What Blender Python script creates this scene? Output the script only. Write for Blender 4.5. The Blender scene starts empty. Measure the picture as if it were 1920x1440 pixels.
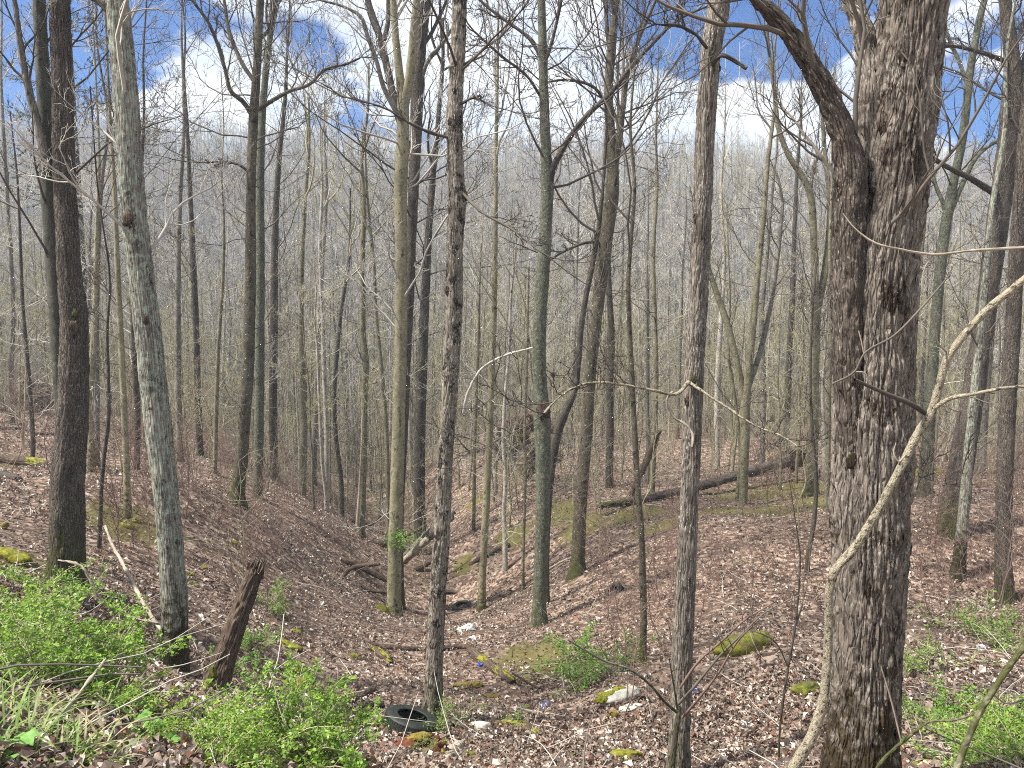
import bpy, math, random
import numpy as np

SC = bpy.context.scene
COL = SC.collection
RNG = np.random.default_rng(7)
random.seed(7)

# ------------------------------------------------------------------ camera, sky, sun, exposure
PITCH = math.radians(6.0)
FPX = 1423.0                      # focal length in photograph pixels (1920 wide)
cam_d = bpy.data.cameras.new('camera')
cam_d.sensor_fit = 'HORIZONTAL'
cam_d.angle = 2 * math.atan(960 / FPX)
cam_d.clip_start = 0.1
cam_d.clip_end = 3000
cam = bpy.data.objects.new('camera', cam_d)
cam.rotation_euler = (math.pi / 2 - PITCH, 0, 0)
COL.objects.link(cam)
SC.camera = cam

SUN_EL, SUN_AZ = math.radians(56), math.radians(-106)   # azimuth from +Y (view direction) towards +X
world = bpy.data.worlds.new('World')
SC.world = world
world.use_nodes = True
wn = world.node_tree
wn.nodes.clear()
def wnode(t, **k):
    n = wn.nodes.new(t)
    for a, b in k.items(): setattr(n, a, b)
    return n
def wmath(op, a, b=None, clamp=False):
    n = wnode('ShaderNodeMath', operation=op); n.use_clamp = clamp
    for i, v in enumerate((a, b)):
        if v is None: continue
        if isinstance(v, (int, float)): n.inputs[i].default_value = v
        else: wn.links.new(v, n.inputs[i])
    return n.outputs[0]
w_out = wnode('ShaderNodeOutputWorld')
w_bg = wnode('ShaderNodeBackground')
w_bg.inputs['Strength'].default_value = 0.075
w_sky = wnode('ShaderNodeTexSky', sky_type='NISHITA', sun_disc=False)
w_sky.sun_elevation = SUN_EL
w_sky.sun_rotation = SUN_AZ
w_sky.altitude = 300
w_sky.air_density = 1.0
w_sky.dust_density = 0.1
w_sky.ozone_density = 5.0
w_tc = wnode('ShaderNodeTexCoord')
w_sep = wnode('ShaderNodeSeparateXYZ')
wn.links.new(w_tc.outputs['Generated'], w_sep.inputs[0])
zz = wmath('ADD', wmath('MAXIMUM', w_sep.outputs[2], 0.0), 0.22)
w_cmb = wnode('ShaderNodeCombineXYZ')
wn.links.new(wmath('DIVIDE', w_sep.outputs[0], zz), w_cmb.inputs[0])
wn.links.new(wmath('DIVIDE', w_sep.outputs[1], zz), w_cmb.inputs[1])
w_cmb.inputs[2].default_value = 3.7
w_n1 = wnode('ShaderNodeTexNoise'); w_n1.inputs['Scale'].default_value = 1.9
w_n1.inputs['Detail'].default_value = 9; w_n1.inputs['Roughness'].default_value = 0.56
wn.links.new(w_cmb.outputs[0], w_n1.inputs['Vector'])
cover = w_n1.outputs['Fac']
def sky_dir(px, py):
    xc, yc = (px - 960) / FPX, (720 - py) / FPX
    v = np.array([xc, math.cos(PITCH) + yc * math.sin(PITCH), -math.sin(PITCH) + yc * math.cos(PITCH)])
    return v / np.linalg.norm(v)
# openings between the clouds (fixed directions in the sky)
for px, py, rad, amt in ((1400, 70, .11, .23), (1240, 20, .10, .22), (1320, 0, .10, .20), (600, 85, .06, .10), (1860, 190, .09, .12),
                         (560, 195, .12, .06), (-900, -500, .5, .15), (2900, -700, .5, .15), (100, 100, .13, .07), (1160, -60, .10, .16),
                         (1010, 70, .12, -.14), (1345, 215, .10, -.22), (1215, 120, .055, -.14), (760, 100, .09, -.08), (1560, 110, .06, -.10), (1900, 30, .08, -.08)):
    dv = sky_dir(px, py)
    dn = wnode('ShaderNodeVectorMath', operation='DISTANCE')
    wn.links.new(w_tc.outputs['Generated'], dn.inputs[0]); dn.inputs[1].default_value = dv
    mr = wnode('ShaderNodeMapRange', interpolation_type='SMOOTHSTEP')
    wn.links.new(dn.outputs['Value'], mr.inputs[0])
    mr.inputs[1].default_value = rad * .35; mr.inputs[2].default_value = rad * 1.25
    mr.inputs[3].default_value = amt; mr.inputs[4].default_value = 0
    cover = wmath('SUBTRACT', cover, mr.outputs[0])
w_cr = wnode('ShaderNodeMapRange', interpolation_type='SMOOTHSTEP')
wn.links.new(cover, w_cr.inputs[0])
w_cr.inputs[1].default_value = 0.36; w_cr.inputs[2].default_value = 0.455
w_n2 = wnode('ShaderNodeTexNoise'); w_n2.inputs['Scale'].default_value = 3.3
w_n2.inputs['Detail'].default_value = 6
wn.links.new(w_cmb.outputs[0], w_n2.inputs['Vector'])
w_cc = wnode('ShaderNodeValToRGB')
wn.links.new(w_n2.outputs['Fac'], w_cc.inputs[0])
w_cc.color_ramp.elements[0].position = .38; w_cc.color_ramp.elements[0].color = (5.2, 5.8, 6.7, 1)
w_cc.color_ramp.elements[1].position = .58; w_cc.color_ramp.elements[1].color = (7.6, 7.8, 8.0, 1)
w_mix = wnode('ShaderNodeMix', data_type='RGBA')
wn.links.new(w_cr.outputs[0], w_mix.inputs['Factor'])
w_deep = wnode('ShaderNodeMix', data_type='RGBA', blend_type='MULTIPLY'); w_deep.inputs[0].default_value = 1
wn.links.new(w_sky.outputs[0], w_deep.inputs['A']); w_deep.inputs['B'].default_value = (.035, .42, .84, 1)
wn.links.new(w_deep.outputs['Result'], w_mix.inputs['A'])
wn.links.new(w_cc.outputs[0], w_mix.inputs['B'])
wn.links.new(w_mix.outputs['Result'], w_bg.inputs['Color'])
wn.links.new(w_bg.outputs[0], w_out.inputs['Surface'])

sun_d = bpy.data.lights.new('sun', 'SUN')
sun_d.energy = 5.0
sun_d.angle = math.radians(6.0)
sun_d.color = (1.0, .95, .87)
sun = bpy.data.objects.new('sun', sun_d)
sdir = np.array([math.sin(SUN_AZ) * math.cos(SUN_EL), math.cos(SUN_AZ) * math.cos(SUN_EL), math.sin(SUN_EL)])
from mathutils import Vector
sun.rotation_euler = Vector(sdir).to_track_quat('Z', 'Y').to_euler()
sun.location = (0, 0, 60)
COL.objects.link(sun)
SC.view_settings.view_transform = 'Standard'
SC.view_settings.look = 'None'
SC.view_settings.gamma = 1
SC.view_settings.exposure = 1.12
SC.cycles.max_bounces = 6
SC.cycles.diffuse_bounces = 3
SC.cycles.volume_bounces = 0
SC.cycles.transparent_max_bounces = 12
SC.cycles.pixel_filter_type = 'BLACKMAN_HARRIS'
SC.cycles.filter_width = 1.05
SC.cycles.use_denoising = False
SC.cycles.sample_clamp_indirect = 6

# ------------------------------------------------------------------ helpers: pixels, noise, meshes
def W(px, py, d):
    """point seen at photograph pixel (px,py) at forward distance d from the camera (which is the origin)"""
    xc, yc = (px - 960) / FPX, (720 - py) / FPX
    dy = math.cos(PITCH) + yc * math.sin(PITCH)
    dz = -math.sin(PITCH) + yc * math.cos(PITCH)
    t = d / dy
    return np.array([xc * t, d, dz * t])
def scale_at(py, d):              # metres per photograph pixel
    yc = (720 - py) / FPX
    return d / (math.cos(PITCH) + yc * math.sin(PITCH)) / FPX

def _h(i, j, k):
    n = (i * 374761393 + j * 668265263 + k * 1274126177) & 0xffffffff
    n = ((n ^ (n >> 13)) * 1274126177) & 0xffffffff
    n = (n ^ (n >> 16)) & 0xffffffff
    return n.astype(np.float64) / 4294967295.0
def vnoise(p):
    p = np.asarray(p, float); q = np.floor(p).astype(np.int64); f = p - q
    f = f * f * (3 - 2 * f); r = 0
    for a in (0, 1):
        for b in (0, 1):
            for c in (0, 1):
                w = (f[..., 0] if a else 1 - f[..., 0]) * (f[..., 1] if b else 1 - f[..., 1]) * (f[..., 2] if c else 1 - f[..., 2])
                r = r + w * _h(q[..., 0] + a, q[..., 1] + b, q[..., 2] + c)
    return r * 2 - 1
def fbm(p, o=4):
    r, a = 0, 1.0
    p = np.asarray(p, float)
    for _ in range(o):
        r = r + a * vnoise(p); p = p * 2.03 + 11.3; a *= .5
    return r
def vor_edge(u, v, nu):           # F2-F1 on a cylinder with nu cells round it
    iu, iv = np.floor(u).astype(np.int64), np.floor(v).astype(np.int64)
    d1 = np.full(u.shape, 9.0); d2 = np.full(u.shape, 9.0)
    for a in (-1, 0, 1):
        for b in (-1, 0, 1):
            cu, cv = iu + a, iv + b
            m = np.mod(cu, nu)
            jx = _h(m, cv, np.full_like(m, 3)); jy = _h(m, cv, np.full_like(m, 8))
            d = np.hypot(cu + jx - u, cv + jy - v)
            nd1 = np.minimum(d1, d)
            d2 = np.where(d < d1, d1, np.minimum(d2, d)); d1 = nd1
    return d2 - d1
def nrm(v):
    return v / np.maximum(np.linalg.norm(v, axis=-1, keepdims=True), 1e-9)

class Acc:
    def __init__(s): s.V, s.Q, s.T, s.bk, s.col, s.mq, s.mt, s.n = [], [], [], [], [], [], [], 0
    def add(s, V, Q=None, T=None, bk=None, col=None, mat=0):
        V = np.asarray(V, float).reshape(-1, 3); n = len(V)
        s.V.append(V)
        s.bk.append(V if bk is None else np.asarray(bk, float).reshape(-1, 3))
        s.col.append(np.ones((n, 3)) if col is None else np.broadcast_to(np.asarray(col, float), (n, 3)))
        if Q is not None and len(Q): s.Q.append(np.asarray(Q) + s.n); s.mq.append(np.full(len(Q), mat))
        if T is not None and len(T): s.T.append(np.asarray(T) + s.n); s.mt.append(np.full(len(T), mat))
        s.n += n
    def tube(s, P, R, sides, mat=0, col=None, rmod=None, bko=None, ends=False):
        P = np.asarray(P, float); R = np.asarray(R, float)
        if P.ndim == 2: P, R = P[None], R[None]
        B, n, _ = P.shape
        t = nrm(np.gradient(P, axis=1))
        mt = np.abs(nrm(P[:, -1] - P[:, 0]))
        ref = np.eye(3)[np.argmin(mt, axis=1)][:, None, :]
        a = nrm(np.cross(t, np.broadcast_to(ref, t.shape))); b = np.cross(t, a)
        th = np.arange(sides) / sides * 2 * np.pi
        c, sn = np.cos(th), np.sin(th)
        off = a[:, :, None, :] * c[None, None, :, None] + b[:, :, None, :] * sn[None, None, :, None]
        seg = np.concatenate([np.zeros((B, 1)), np.cumsum(np.linalg.norm(np.diff(P, axis=1), axis=-1), axis=1)], 1)
        RR = R[:, :, None] * np.ones(sides)
        if rmod is not None: RR = rmod(th, seg, R, RR)
        V = P[:, :, None, :] + off * RR[..., None]
        o = (RNG.random((B, 1, 1)) * 40) if bko is None else np.full((B, 1, 1), bko)
        bk = np.stack([R[:, :, None] * c + o, R[:, :, None] * sn + o, seg[:, :, None] + o + 0 * c], -1)
        i = np.arange(n - 1)[:, None] * sides; j = np.arange(sides)[None]; j2 = (j + 1) % sides
        q = np.stack([i + j, i + j2, i + sides + j2, i + sides + j], -1).reshape(-1, 4)
        Q = (q[None] + (np.arange(B) * n * sides)[:, None, None]).reshape(-1, 4)
        s.add(V, Q, None, bk, col, mat)
        if ends:
            base = s.n - B * n * sides
            T = []
            for bb in range(B):
                for e, flip in ((0, 1), (n - 1, 0)):
                    k = base + bb * n * sides + e * sides
                    for m in range(1, sides - 1):
                        T.append((k, k + m + 1, k + m) if flip else (k, k + m, k + m + 1))
            s.T.append(np.array(T)); s.mt.append(np.full(len(T), mat))
    def build(s, name, mats, parent=None, smooth=True, loc=None, attrs=True):
        me = bpy.data.meshes.new(name)
        V = np.concatenate(s.V)
        Q = np.concatenate(s.Q) if s.Q else np.zeros((0, 4), int)
        T = np.concatenate(s.T) if s.T else np.zeros((0, 3), int)
        me.vertices.add(len(V)); me.vertices.foreach_set('co', V.astype(np.float32).ravel())
        me.loops.add(len(Q) * 4 + len(T) * 3)
        me.loops.foreach_set('vertex_index', np.concatenate([Q.ravel(), T.ravel()]).astype(np.int32))
        me.polygons.add(len(Q) + len(T))
        me.polygons.foreach_set('loop_start', np.concatenate([np.arange(len(Q)) * 4, len(Q) * 4 + np.arange(len(T)) * 3]).astype(np.int32))
        me.polygons.foreach_set('material_index', np.concatenate(s.mq + s.mt).astype(np.int32))
        if attrs:
            at = me.attributes.new('bk', 'FLOAT_VECTOR', 'POINT'); at.data.foreach_set('vector', np.concatenate(s.bk).astype(np.float32).ravel())
            at = me.attributes.new('col', 'FLOAT_COLOR', 'POINT')
            c = np.concatenate(s.col); at.data.foreach_set('color', np.concatenate([c, np.ones((len(c), 1))], 1).astype(np.float32).ravel())
        for m in (mats if isinstance(mats, (list, tuple)) else [mats]): me.materials.append(m)
        me.update(calc_edges=True)
        me.polygons.foreach_set('use_smooth', np.full(len(me.polygons), bool(smooth)))
        o = bpy.data.objects.new(name, me); COL.objects.link(o)
        if parent: o.parent = parent
        if loc is not None: o.location = loc
        return o
def tag(o, label=None, cat=None, group=None, kind=None):
    for k, v in (('label', label), ('category', cat), ('group', group), ('kind', kind)):
        if v: o[k] = v
    return o
def empty(name, loc, label, cat, group=None, rz=0):
    o = bpy.data.objects.new(name, None); COL.objects.link(o)
    o.location = loc; o.rotation_euler = (0, 0, rz); o.empty_display_size = .2
    return tag(o, label, cat, group)
def copy_tree(o, parent=None):
    c = o.copy(); COL.objects.link(c); c.parent = parent
    for ch in o.children: copy_tree(ch, c)
    return c

# ------------------------------------------------------------------ materials
def mat_new(name):
    m = bpy.data.materials.new(name); m.use_nodes = True
    nt = m.node_tree; bs = nt.nodes['Principled BSDF']
    bs.inputs['Roughness'].default_value = .85
    bs.inputs['Specular IOR Level'].default_value = .25
    return m, nt, bs
class N:
    def __init__(s, nt): s.nt = nt
    def n(s, t, **k):
        x = s.nt.nodes.new(t)
        for a, b in k.items(): setattr(x, a, b)
        return x
    def l(s, a, b): s.nt.links.new(a, b)
    def attr(s, name): return s.n('ShaderNodeAttribute', attribute_name=name)
    def mapping(s, v, sc):
        m = s.n('ShaderNodeMapping'); s.l(v, m.inputs[0]); m.inputs['Scale'].default_value = sc; return m.outputs[0]
    def noise(s, v, scale, det=5, rough=.55, dist=0):
        x = s.n('ShaderNodeTexNoise'); s.l(v, x.inputs['Vector'])
        x.inputs['Scale'].default_value = scale; x.inputs['Detail'].default_value = det; x.inputs['Roughness'].default_value = rough; x.inputs['Distortion'].default_value = dist
        return x.outputs['Fac']
    def rng(s, f, a, b, c=0., d=1.):
        m = s.n('ShaderNodeMapRange'); s.l(f, m.inputs[0])
        for i, v in enumerate((a, b, c, d)): m.inputs[i + 1].default_value = v
        return m.outputs[0]
    def mix(s, f, a, b, mode='MIX'):
        m = s.n('ShaderNodeMix', data_type='RGBA', blend_type=mode)
        for k, v in (('Factor', f), ('A', a), ('B', b)):
            i = m.inputs[k]
            if k == 'Factor' : i = m.inputs[0]
            if isinstance(v, (int, float)): i.default_value = v
            elif isinstance(v, tuple): i.default_value = (*v, 1)
            else: s.l(v, i)
        return m.outputs['Result']
    def mul(s, a, b, op='MULTIPLY'):
        m = s.n('ShaderNodeMath', operation=op); m.use_clamp = op == 'MULTIPLY'
        for i, v in enumerate((a, b)):
            if isinstance(v, (int, float)): m.inputs[i].default_value = v
            else: s.l(v, m.inputs[i])
        return m.outputs[0]

def bark(name, c1, c2, lichen=(.45, .48, .42), lich=.3, moss=.3, fine=60., stretch=.14, bump=.6, bdist=.012, lscale=7., spots=0., mossc=(.055, .06, .018), blot=.0, blotc=(.02, .018, .016), bsc=9., fleck=0., fleckc=(.56, .54, .48)):
    m, nt, bs = mat_new(name); g = N(nt)
    bk = g.attr('bk').outputs['Vector']
    v = g.mapping(bk, (1, 1, stretch))
    n1 = g.noise(v, fine, 4, .6, .4)
    vo = g.n('ShaderNodeTexVoronoi', feature='DISTANCE_TO_EDGE'); vo.inputs['Scale'].default_value = fine * .55
    vw = g.n('ShaderNodeVectorMath', operation='ADD'); g.l(v, vw.inputs[0])
    nz = g.n('ShaderNodeTexNoise'); g.l(v, nz.inputs['Vector']); nz.inputs['Scale'].default_value = fine * .5
    ns = g.n('ShaderNodeVectorMath', operation='SCALE'); g.l(nz.outputs['Color'], ns.inputs[0]); ns.inputs['Scale'].default_value = .6 / fine * 2
    g.l(ns.outputs[0], vw.inputs[1]); g.l(vw.outputs[0], vo.inputs['Vector'])
    vc = g.n('ShaderNodeTexVoronoi'); vc.inputs['Scale'].default_value = fine * .55; g.l(vw.outputs[0], vc.inputs['Vector'])
    plates = g.rng(vo.outputs['Distance'], 0, .16)
    big = g.noise(g.mapping(bk, (1, 1, .35)), 4., 5, .6)
    base = g.mix(g.rng(n1, .35, .68), c2, c1)
    rnd = g.n('ShaderNodeSeparateColor'); g.l(vc.outputs['Color'], rnd.inputs[0])
    base = g.mix(g.rng(rnd.outputs[0], 0, 1, 0, .5), base, tuple(min(1, x * 1.55) for x in c1))
    base = g.mix(g.rng(big, .4, .66, 0, .55), base, tuple(x * .55 for x in c2))
    li = g.rng(g.noise(bk, lscale, 7, .72), .62 - .3 * lich, .70 - .28 * lich)
    li = g.mul(li, g.rng(n1, .3, .55, .25, 1))
    base = g.mix(g.mul(li, min(1, .35 + lich)), base, lichen)
    if blot > 0:
        bl = g.rng(g.noise(g.mapping(bk, (1, 1, .6)), bsc, 6, .7), .64 - .2 * blot, .70 - .2 * blot)
        base = g.mix(bl, base, blotc)
    if fleck > 0:
        fn = g.noise(g.mapping(bk, (1, 1, .30)), fine * 1.7, 3, .6)
        fz_ = g.rng(g.noise(bk, 2.6, 4, .6), .36, .62)
        fl = g.mul(g.rng(fn, .60 - .06 * fleck, .66 - .06 * fleck), fz_)
        base = g.mix(fl, base, fleckc)
    if spots > 0:
        sv = g.n('ShaderNodeTexVoronoi'); sv.inputs['Scale'].default_value = 13; g.l(bk, sv.inputs['Vector'])
        sp = g.rng(sv.outputs['Distance'], .16 * spots + .08, .12 * spots + .05)
        sc = g.n('ShaderNodeSeparateColor'); g.l(sv.outputs['Color'], sc.inputs[0])
        sp = g.mul(sp, g.rng(sc.outputs[1], .45, .5))
        base = g.mix(sp, base, (.72, .74, .70))
    if moss > 0:
        sz = g.n('ShaderNodeSeparateXYZ'); g.l(bk, sz.inputs[0])
        hh = g.rng(sz.outputs[2], .1, 1.2 + 1.2 * moss, moss, 0)
        mo = g.rng(g.mul(g.noise(bk, 11., 5, .65), hh, 'ADD'), .62, .8)
        base = g.mix(mo, base, mossc)
    g.l(base, bs.inputs['Base Color'])
    hgt = g.mix(.6, g.n('ShaderNodeCombineColor').outputs[0], base) if False else None
    ad = g.mul(g.mul(plates, .7), g.mul(n1, .5), 'ADD')
    bp = g.n('ShaderNodeBump'); bp.inputs['Strength'].default_value = bump; bp.inputs['Distance'].default_value = bdist
    g.l(ad, bp.inputs['Height']); g.l(bp.outputs[0], bs.inputs['Normal'])
    bs.inputs['Roughness'].default_value = .92
    return m

M = {}
M['maple'] = bark('old_maple_bark', (.215, .18, .148), (.085, .066, .053), (.38, .36, .31), .25, .5, 70, .14, 1, .016, 22., mossc=(.045, .032, .016), blot=.5, blotc=(.042, .028, .018), bsc=4., fleck=.9, fleckc=(.33, .31, .27))
M['mapledark'] = bark('dark_maple_bark', (.115, .092, .075), (.045, .034, .027), (.28, .26, .22), .18, .5, 70, .14, 1, .016, 22., mossc=(.045, .032, .016), blot=.3, blotc=(.035, .025, .018), bsc=6., fleck=.2, fleckc=(.30, .28, .24))
M['lichen'] = bark('lichen_bark', (.27, .24, .20), (.085, .07, .057), (.33, .37, .29), .52, .6, 60, .08, 1, .018, 14., mossc=(.045, .038, .016), blot=.3, blotc=(.05, .042, .034), fleck=.4, fleckc=(.36, .41, .33))
M['ridged'] = bark('dark_ridged_bark', (.115, .093, .075), (.034, .027, .022), (.26, .245, .205), .18, .45, 70, .16, 1, .015, 34., fleck=.4, fleckc=(.34, .32, .28))
M['smoothdark'] = bark('dark_smooth_bark', (.092, .092, .07), (.055, .053, .043), (.22, .24, .18), .20, .1, 70, .5, .3, .006, 8., blot=.1)
M['beech'] = bark('olive_smooth_bark', (.25, .226, .14), (.165, .148, .092), (.36, .345, .255), .32, .35, 55, 1.2, .25, .004, 12., blot=.36, blotc=(.075, .063, .034))
M['furrow'] = bark('brown_furrowed_bark', (.255, .218, .172), (.08, .064, .05), (.44, .41, .345), .30, .25, 60, .14, 1, .014, 16., blot=.62, blotc=(.028, .022, .017), fleck=.4)
M['greenlich'] = bark('green_lichen_bark', (.115, .112, .08), (.05, .047, .036), (.175, .205, .14), .45, .25, 70, .3, .8, .009, 16., spots=.15, blot=.25, blotc=(.05, .045, .034))
M['olive'] = bark('speckled_olive_bark', (.125, .106, .074), (.055, .045, .032), (.22, .22, .155), .28, .45, 70, .4, .7, .008, 14., spots=.35, blot=.4)
M['ash'] = bark('grey_ash_bark', (.235, .202, .166), (.07, .058, .048), (.37, .355, .31), .25, .3, 70, .1, 1, .016, 14., blot=.3, blotc=(.06, .048, .038), fleck=.3)
M['mid_grey'] = bark('grey_bark', (.20, .18, .15), (.09, .078, .063), (.33, .325, .275), .32, .3, 40, .2, .8, .01, 9., blot=.3)
M['mid_olive'] = bark('olive_bark', (.205, .184, .118), (.105, .093, .06), (.31, .31, .22), .32, .35, 40, .5, .6, .008, 8., blot=.3)
M['mid_dark'] = bark('dark_bark', (.085, .072, .058), (.038, .032, .026), (.20, .195, .155), .2, .3, 40, .2, .9, .01, 10.)
M['mid_pale'] = bark('pale_bark', (.38, .35, .295), (.22, .198, .162), (.50, .48, .42), .35, .15, 30, .6, .5, .008, 8., blot=.3)
M['deadwood'] = bark('rotting_wood', (.13, .094, .068), (.036, .025, .018), (.24, .22, .175), .15, 0, 60, .08, 1, .014, 9.)
M['palewood'] = bark('pale_dead_wood', (.38, .325, .25), (.22, .18, .135), (.48, .45, .39), .3, 0, 60, .1, .6, .006, 9.)
M['sapling_pale'] = bark('pale_sapling_bark', (.31, .27, .195), (.19, .16, .11), (.40, .375, .29), .35, 0, 150, .5, .8, .004, 60., blot=.55, blotc=(.06, .047, .033), bsc=45.)

def simple(name, c, rough=.8, c2=None, scale=20, bump=0, attr=False, spec=.25, bd=.01, coords='Object'):
    m, nt, bs = mat_new(name); g = N(nt)
    tc = g.n('ShaderNodeTexCoord').outputs[coords]
    if attr:
        a = g.attr('col').outputs['Color']; n = g.noise(tc, scale, 3)
        out = g.mix(1., a, g.mix(g.rng(n, .3, .7), (.72, .72, .72), (1.25, 1.25, 1.25)), 'MULTIPLY')
    else:
        n = g.noise(tc, scale, 6, .65)
        out = g.mix(g.rng(n, .35, .66), c, c2 or c)
    g.l(out, bs.inputs['Base Color'])
    if bump:
        bp = g.n('ShaderNodeBump'); bp.inputs['Strength'].default_value = bump; bp.inputs['Distance'].default_value = bd
        g.l(n, bp.inputs['Height']); g.l(bp.outputs[0], bs.inputs['Normal'])
    bs.inputs['Roughness'].default_value = rough; bs.inputs['Specular IOR Level'].default_value = spec
    return m
M['twig'] = simple('twig_bark', (.105, .088, .073), .9, (.16, .138, .115), 3)
M['twig_dark'] = simple('dark_twig_bark', (.06, .05, .043), .9, (.10, .085, .072), 3)
M['twig_pale'] = simple('pale_twig_bark', (.36, .335, .29), .9, (.46, .43, .38), .5)
M['twig_olive'] = simple('olive_twig_bark', (.31, .285, .175), .9, (.40, .37, .235), 1.)
M['twig_red'] = simple('reddish_twig_bark', (.15, .095, .075), .85, (.22, .15, .12), 4)
M['twig_far'] = simple('grey_far_twig_bark', (.27, .265, .26), .9, (.36, .35, .34), .3)
M['twig_bud'] = simple('budding_twig_bark', (.40, .35, .235), .9, (.46, .39, .25), .3)
M['leaf'] = simple('dead_leaf', (.3, .2, .15), .62, None, 60, .2, True, .4, .003)
M['green'] = simple('fresh_leaf', (.1, .2, .03), .5, None, 40, 0, True, .4)
for k in ('green', 'leaf'):       # thin leaves let some light through
    nt = M[k].node_tree; bs = nt.nodes['Principled BSDF']; g = N(nt)
    tr = g.n('ShaderNodeBsdfTranslucent'); ms = g.n('ShaderNodeMixShader'); ms.inputs[0].default_value = .35 if k == 'green' else .12
    g.l(g.attr('col').outputs['Color'], tr.inputs['Color']); g.l(bs.outputs[0], ms.inputs[1]); g.l(tr.outputs[0], ms.inputs[2])
    g.l(ms.outputs[0], nt.nodes['Material Output'].inputs['Surface'])
M['moss'] = simple('yellow_green_moss', (.085, .095, .012), .95, (.30, .28, .03), 14, 1, bd=.03)
M['mossdark'] = simple('dark_green_moss', (.05, .06, .012), .95, (.17, .165, .022), 10, 1, bd=.03)
M['mossorange'] = simple('ochre_moss', (.095, .068, .016), .95, (.24, .19, .035), 16, 1, bd=.03)
M['redrot'] = simple('red_rotten_wood', (.06, .018, .010), .9, (.17, .055, .026), 12, 1, bd=.03)
M['rock'] = simple('pale_rock', (.25, .235, .19), .85, (.46, .44, .38), 11, .8, bd=.03)
M['palerock'] = simple('bleached_rock', (.34, .32, .265), .85, (.62, .60, .53), 9, .8, bd=.03)
M['rubber'] = simple('tyre_rubber', (.012, .015, .012), .6, (.026, .031, .024), 9, .2, spec=.35)
M['plastic'] = simple('white_plastic', (.70, .71, .71), .45, (.42, .41, .38), 24, .4, spec=.4)
M['bluecan'] = simple('blue_can_paint', (.03, .07, .42), .35, (.04, .10, .55), 8, .2, spec=.6)
M['lightblue'] = simple('light_blue_plastic', (.25, .55, .75), .4, (.3, .6, .8), 8, spec=.5)
M['clear'] = simple('cloudy_plastic', (.50, .53, .55), .25, (.62, .65, .68), 8, spec=.6)
M['drystalk'] = simple('dry_stalk', (.62, .54, .40), .8, (.50, .42, .30), 6)
M['soil'] = simple('root_soil', (.09, .06, .045), .95, (.20, .145, .11), 8, 1, bd=.05)
M['needle'] = simple('pine_needle', (.035, .07, .035), .7, (.06, .11, .05), 2)
# forest floor
m, nt, bs = mat_new('forest_floor'); g = N(nt)
pos = g.n('ShaderNodeNewGeometry').outputs['Position']
vo = g.n('ShaderNodeTexVoronoi'); vo.inputs['Scale'].default_value = 11; g.l(g.mapping(pos, (1, 1, .4)), vo.inputs['Vector'])
sc = g.n('ShaderNodeSeparateColor'); g.l(vo.outputs['Color'], sc.inputs[0])
cr = g.n('ShaderNodeValToRGB'); g.l(sc.outputs[0], cr.inputs[0])
e = cr.color_ramp.elements
e[0].position = 0; e[0].color = (.04, .026, .02, 1); e[1].position = 1; e[1].color = (.42, .33, .27, 1)
x = e.new(.4); x.color = (.12, .08, .058, 1); x = e.new(.75); x.color = (.28, .20, .145, 1)
patch = g.noise(pos, .5, 6, .6)
c = g.mix(g.rng(patch, .35, .7, 0, .6), cr.outputs[0], (.10, .066, .048))
mo = g.attr('col').outputs['Color']
ms = g.n('ShaderNodeSeparateColor'); g.l(mo, ms.inputs[0])
mf = g.rng(g.mul(g.noise(pos, 2.2, 6, .7), ms.outputs[0], 'ADD'), .95, 1.15)
c = g.mix(g.mul(mf, .85), c, (.105, .095, .024))
g.l(c, bs.inputs['Base Color'])
bp = g.n('ShaderNodeBump'); bp.inputs['Strength'].default_value = .8; bp.inputs['Distance'].default_value = .03
g.l(g.mul(vo.outputs['Distance'], 1.), bp.inputs['Height']); g.l(bp.outputs[0], bs.inputs['Normal'])
M['floor'] = m

# ------------------------------------------------------------------ terrain through points read off the photograph
CP = [(0, 1440, 2.8), (200, 1440, 3.2), (400, 1440, 3.9), (600, 1440, 5.0), (750, 1440, 6.4), (1000, 1440, 7.0), (1270, 1440, 7.7),
      (1450, 1440, 6.4), (1900, 1440, 6.0), (1780, 1380, 6.8), (0, 1210, 5.6), (0, 1110, 8), (100, 1090, 10), (325, 1280, 8.9), (180, 1200, 8.0),
      (0, 900, 18), (0, 760, 35), (200, 880, 17), (330, 900, 20), (445, 940, 18), (600, 980, 24), 
      (740, 1165, 20), (900, 1010, 26), (1000, 900, 30), (1100, 900, 32), (1350, 925, 26), (1200, 1000, 20), (1500, 950, 22),
      (1650, 1000, 17), (1790, 975, 17), (1900, 880, 26), (1300, 1150, 14), (1500, 1200, 11), (1150, 1300, 10.4), (1000, 1300, 11.4), (1000, 1220, 14),
      (650, 1250, 12), (550, 1100, 15.6), (450, 1200, 11), (815, 1345, 9.3), (770, 1360, 8.8), (1012, 1170, 16), (1085, 1080, 19),
      (1885, 1130, 14), (1780, 1250, 9.5), (1614, 1510, 5.0), (1275, 1470, 7.4), (395, 1315, 8.3), (300, 800, 45), (1500, 800, 45), (1000, 800, 52), (960, 740, 80)]
pts = [W(*c) for c in CP]
pts += [np.array(p, float) for p in [(0, 0, -1.6), (-4, 0, -1.55), (4, 0, -1.75), (0, -4, -1.5), (-12, -3, -1.4), (12, -3, -1.7), (0, -30, -1), (-40, -30, -1), (40, -30, -1.5),
        (-8, 4, -1.9), (-22, 8, -2.6), (14, 5, -3.2), (26, 10, -3.9), (-40, 30, -4), (45, 30, -5), (2.2, 2.2, -2.6), (0, 3, -2.6)]]
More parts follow.
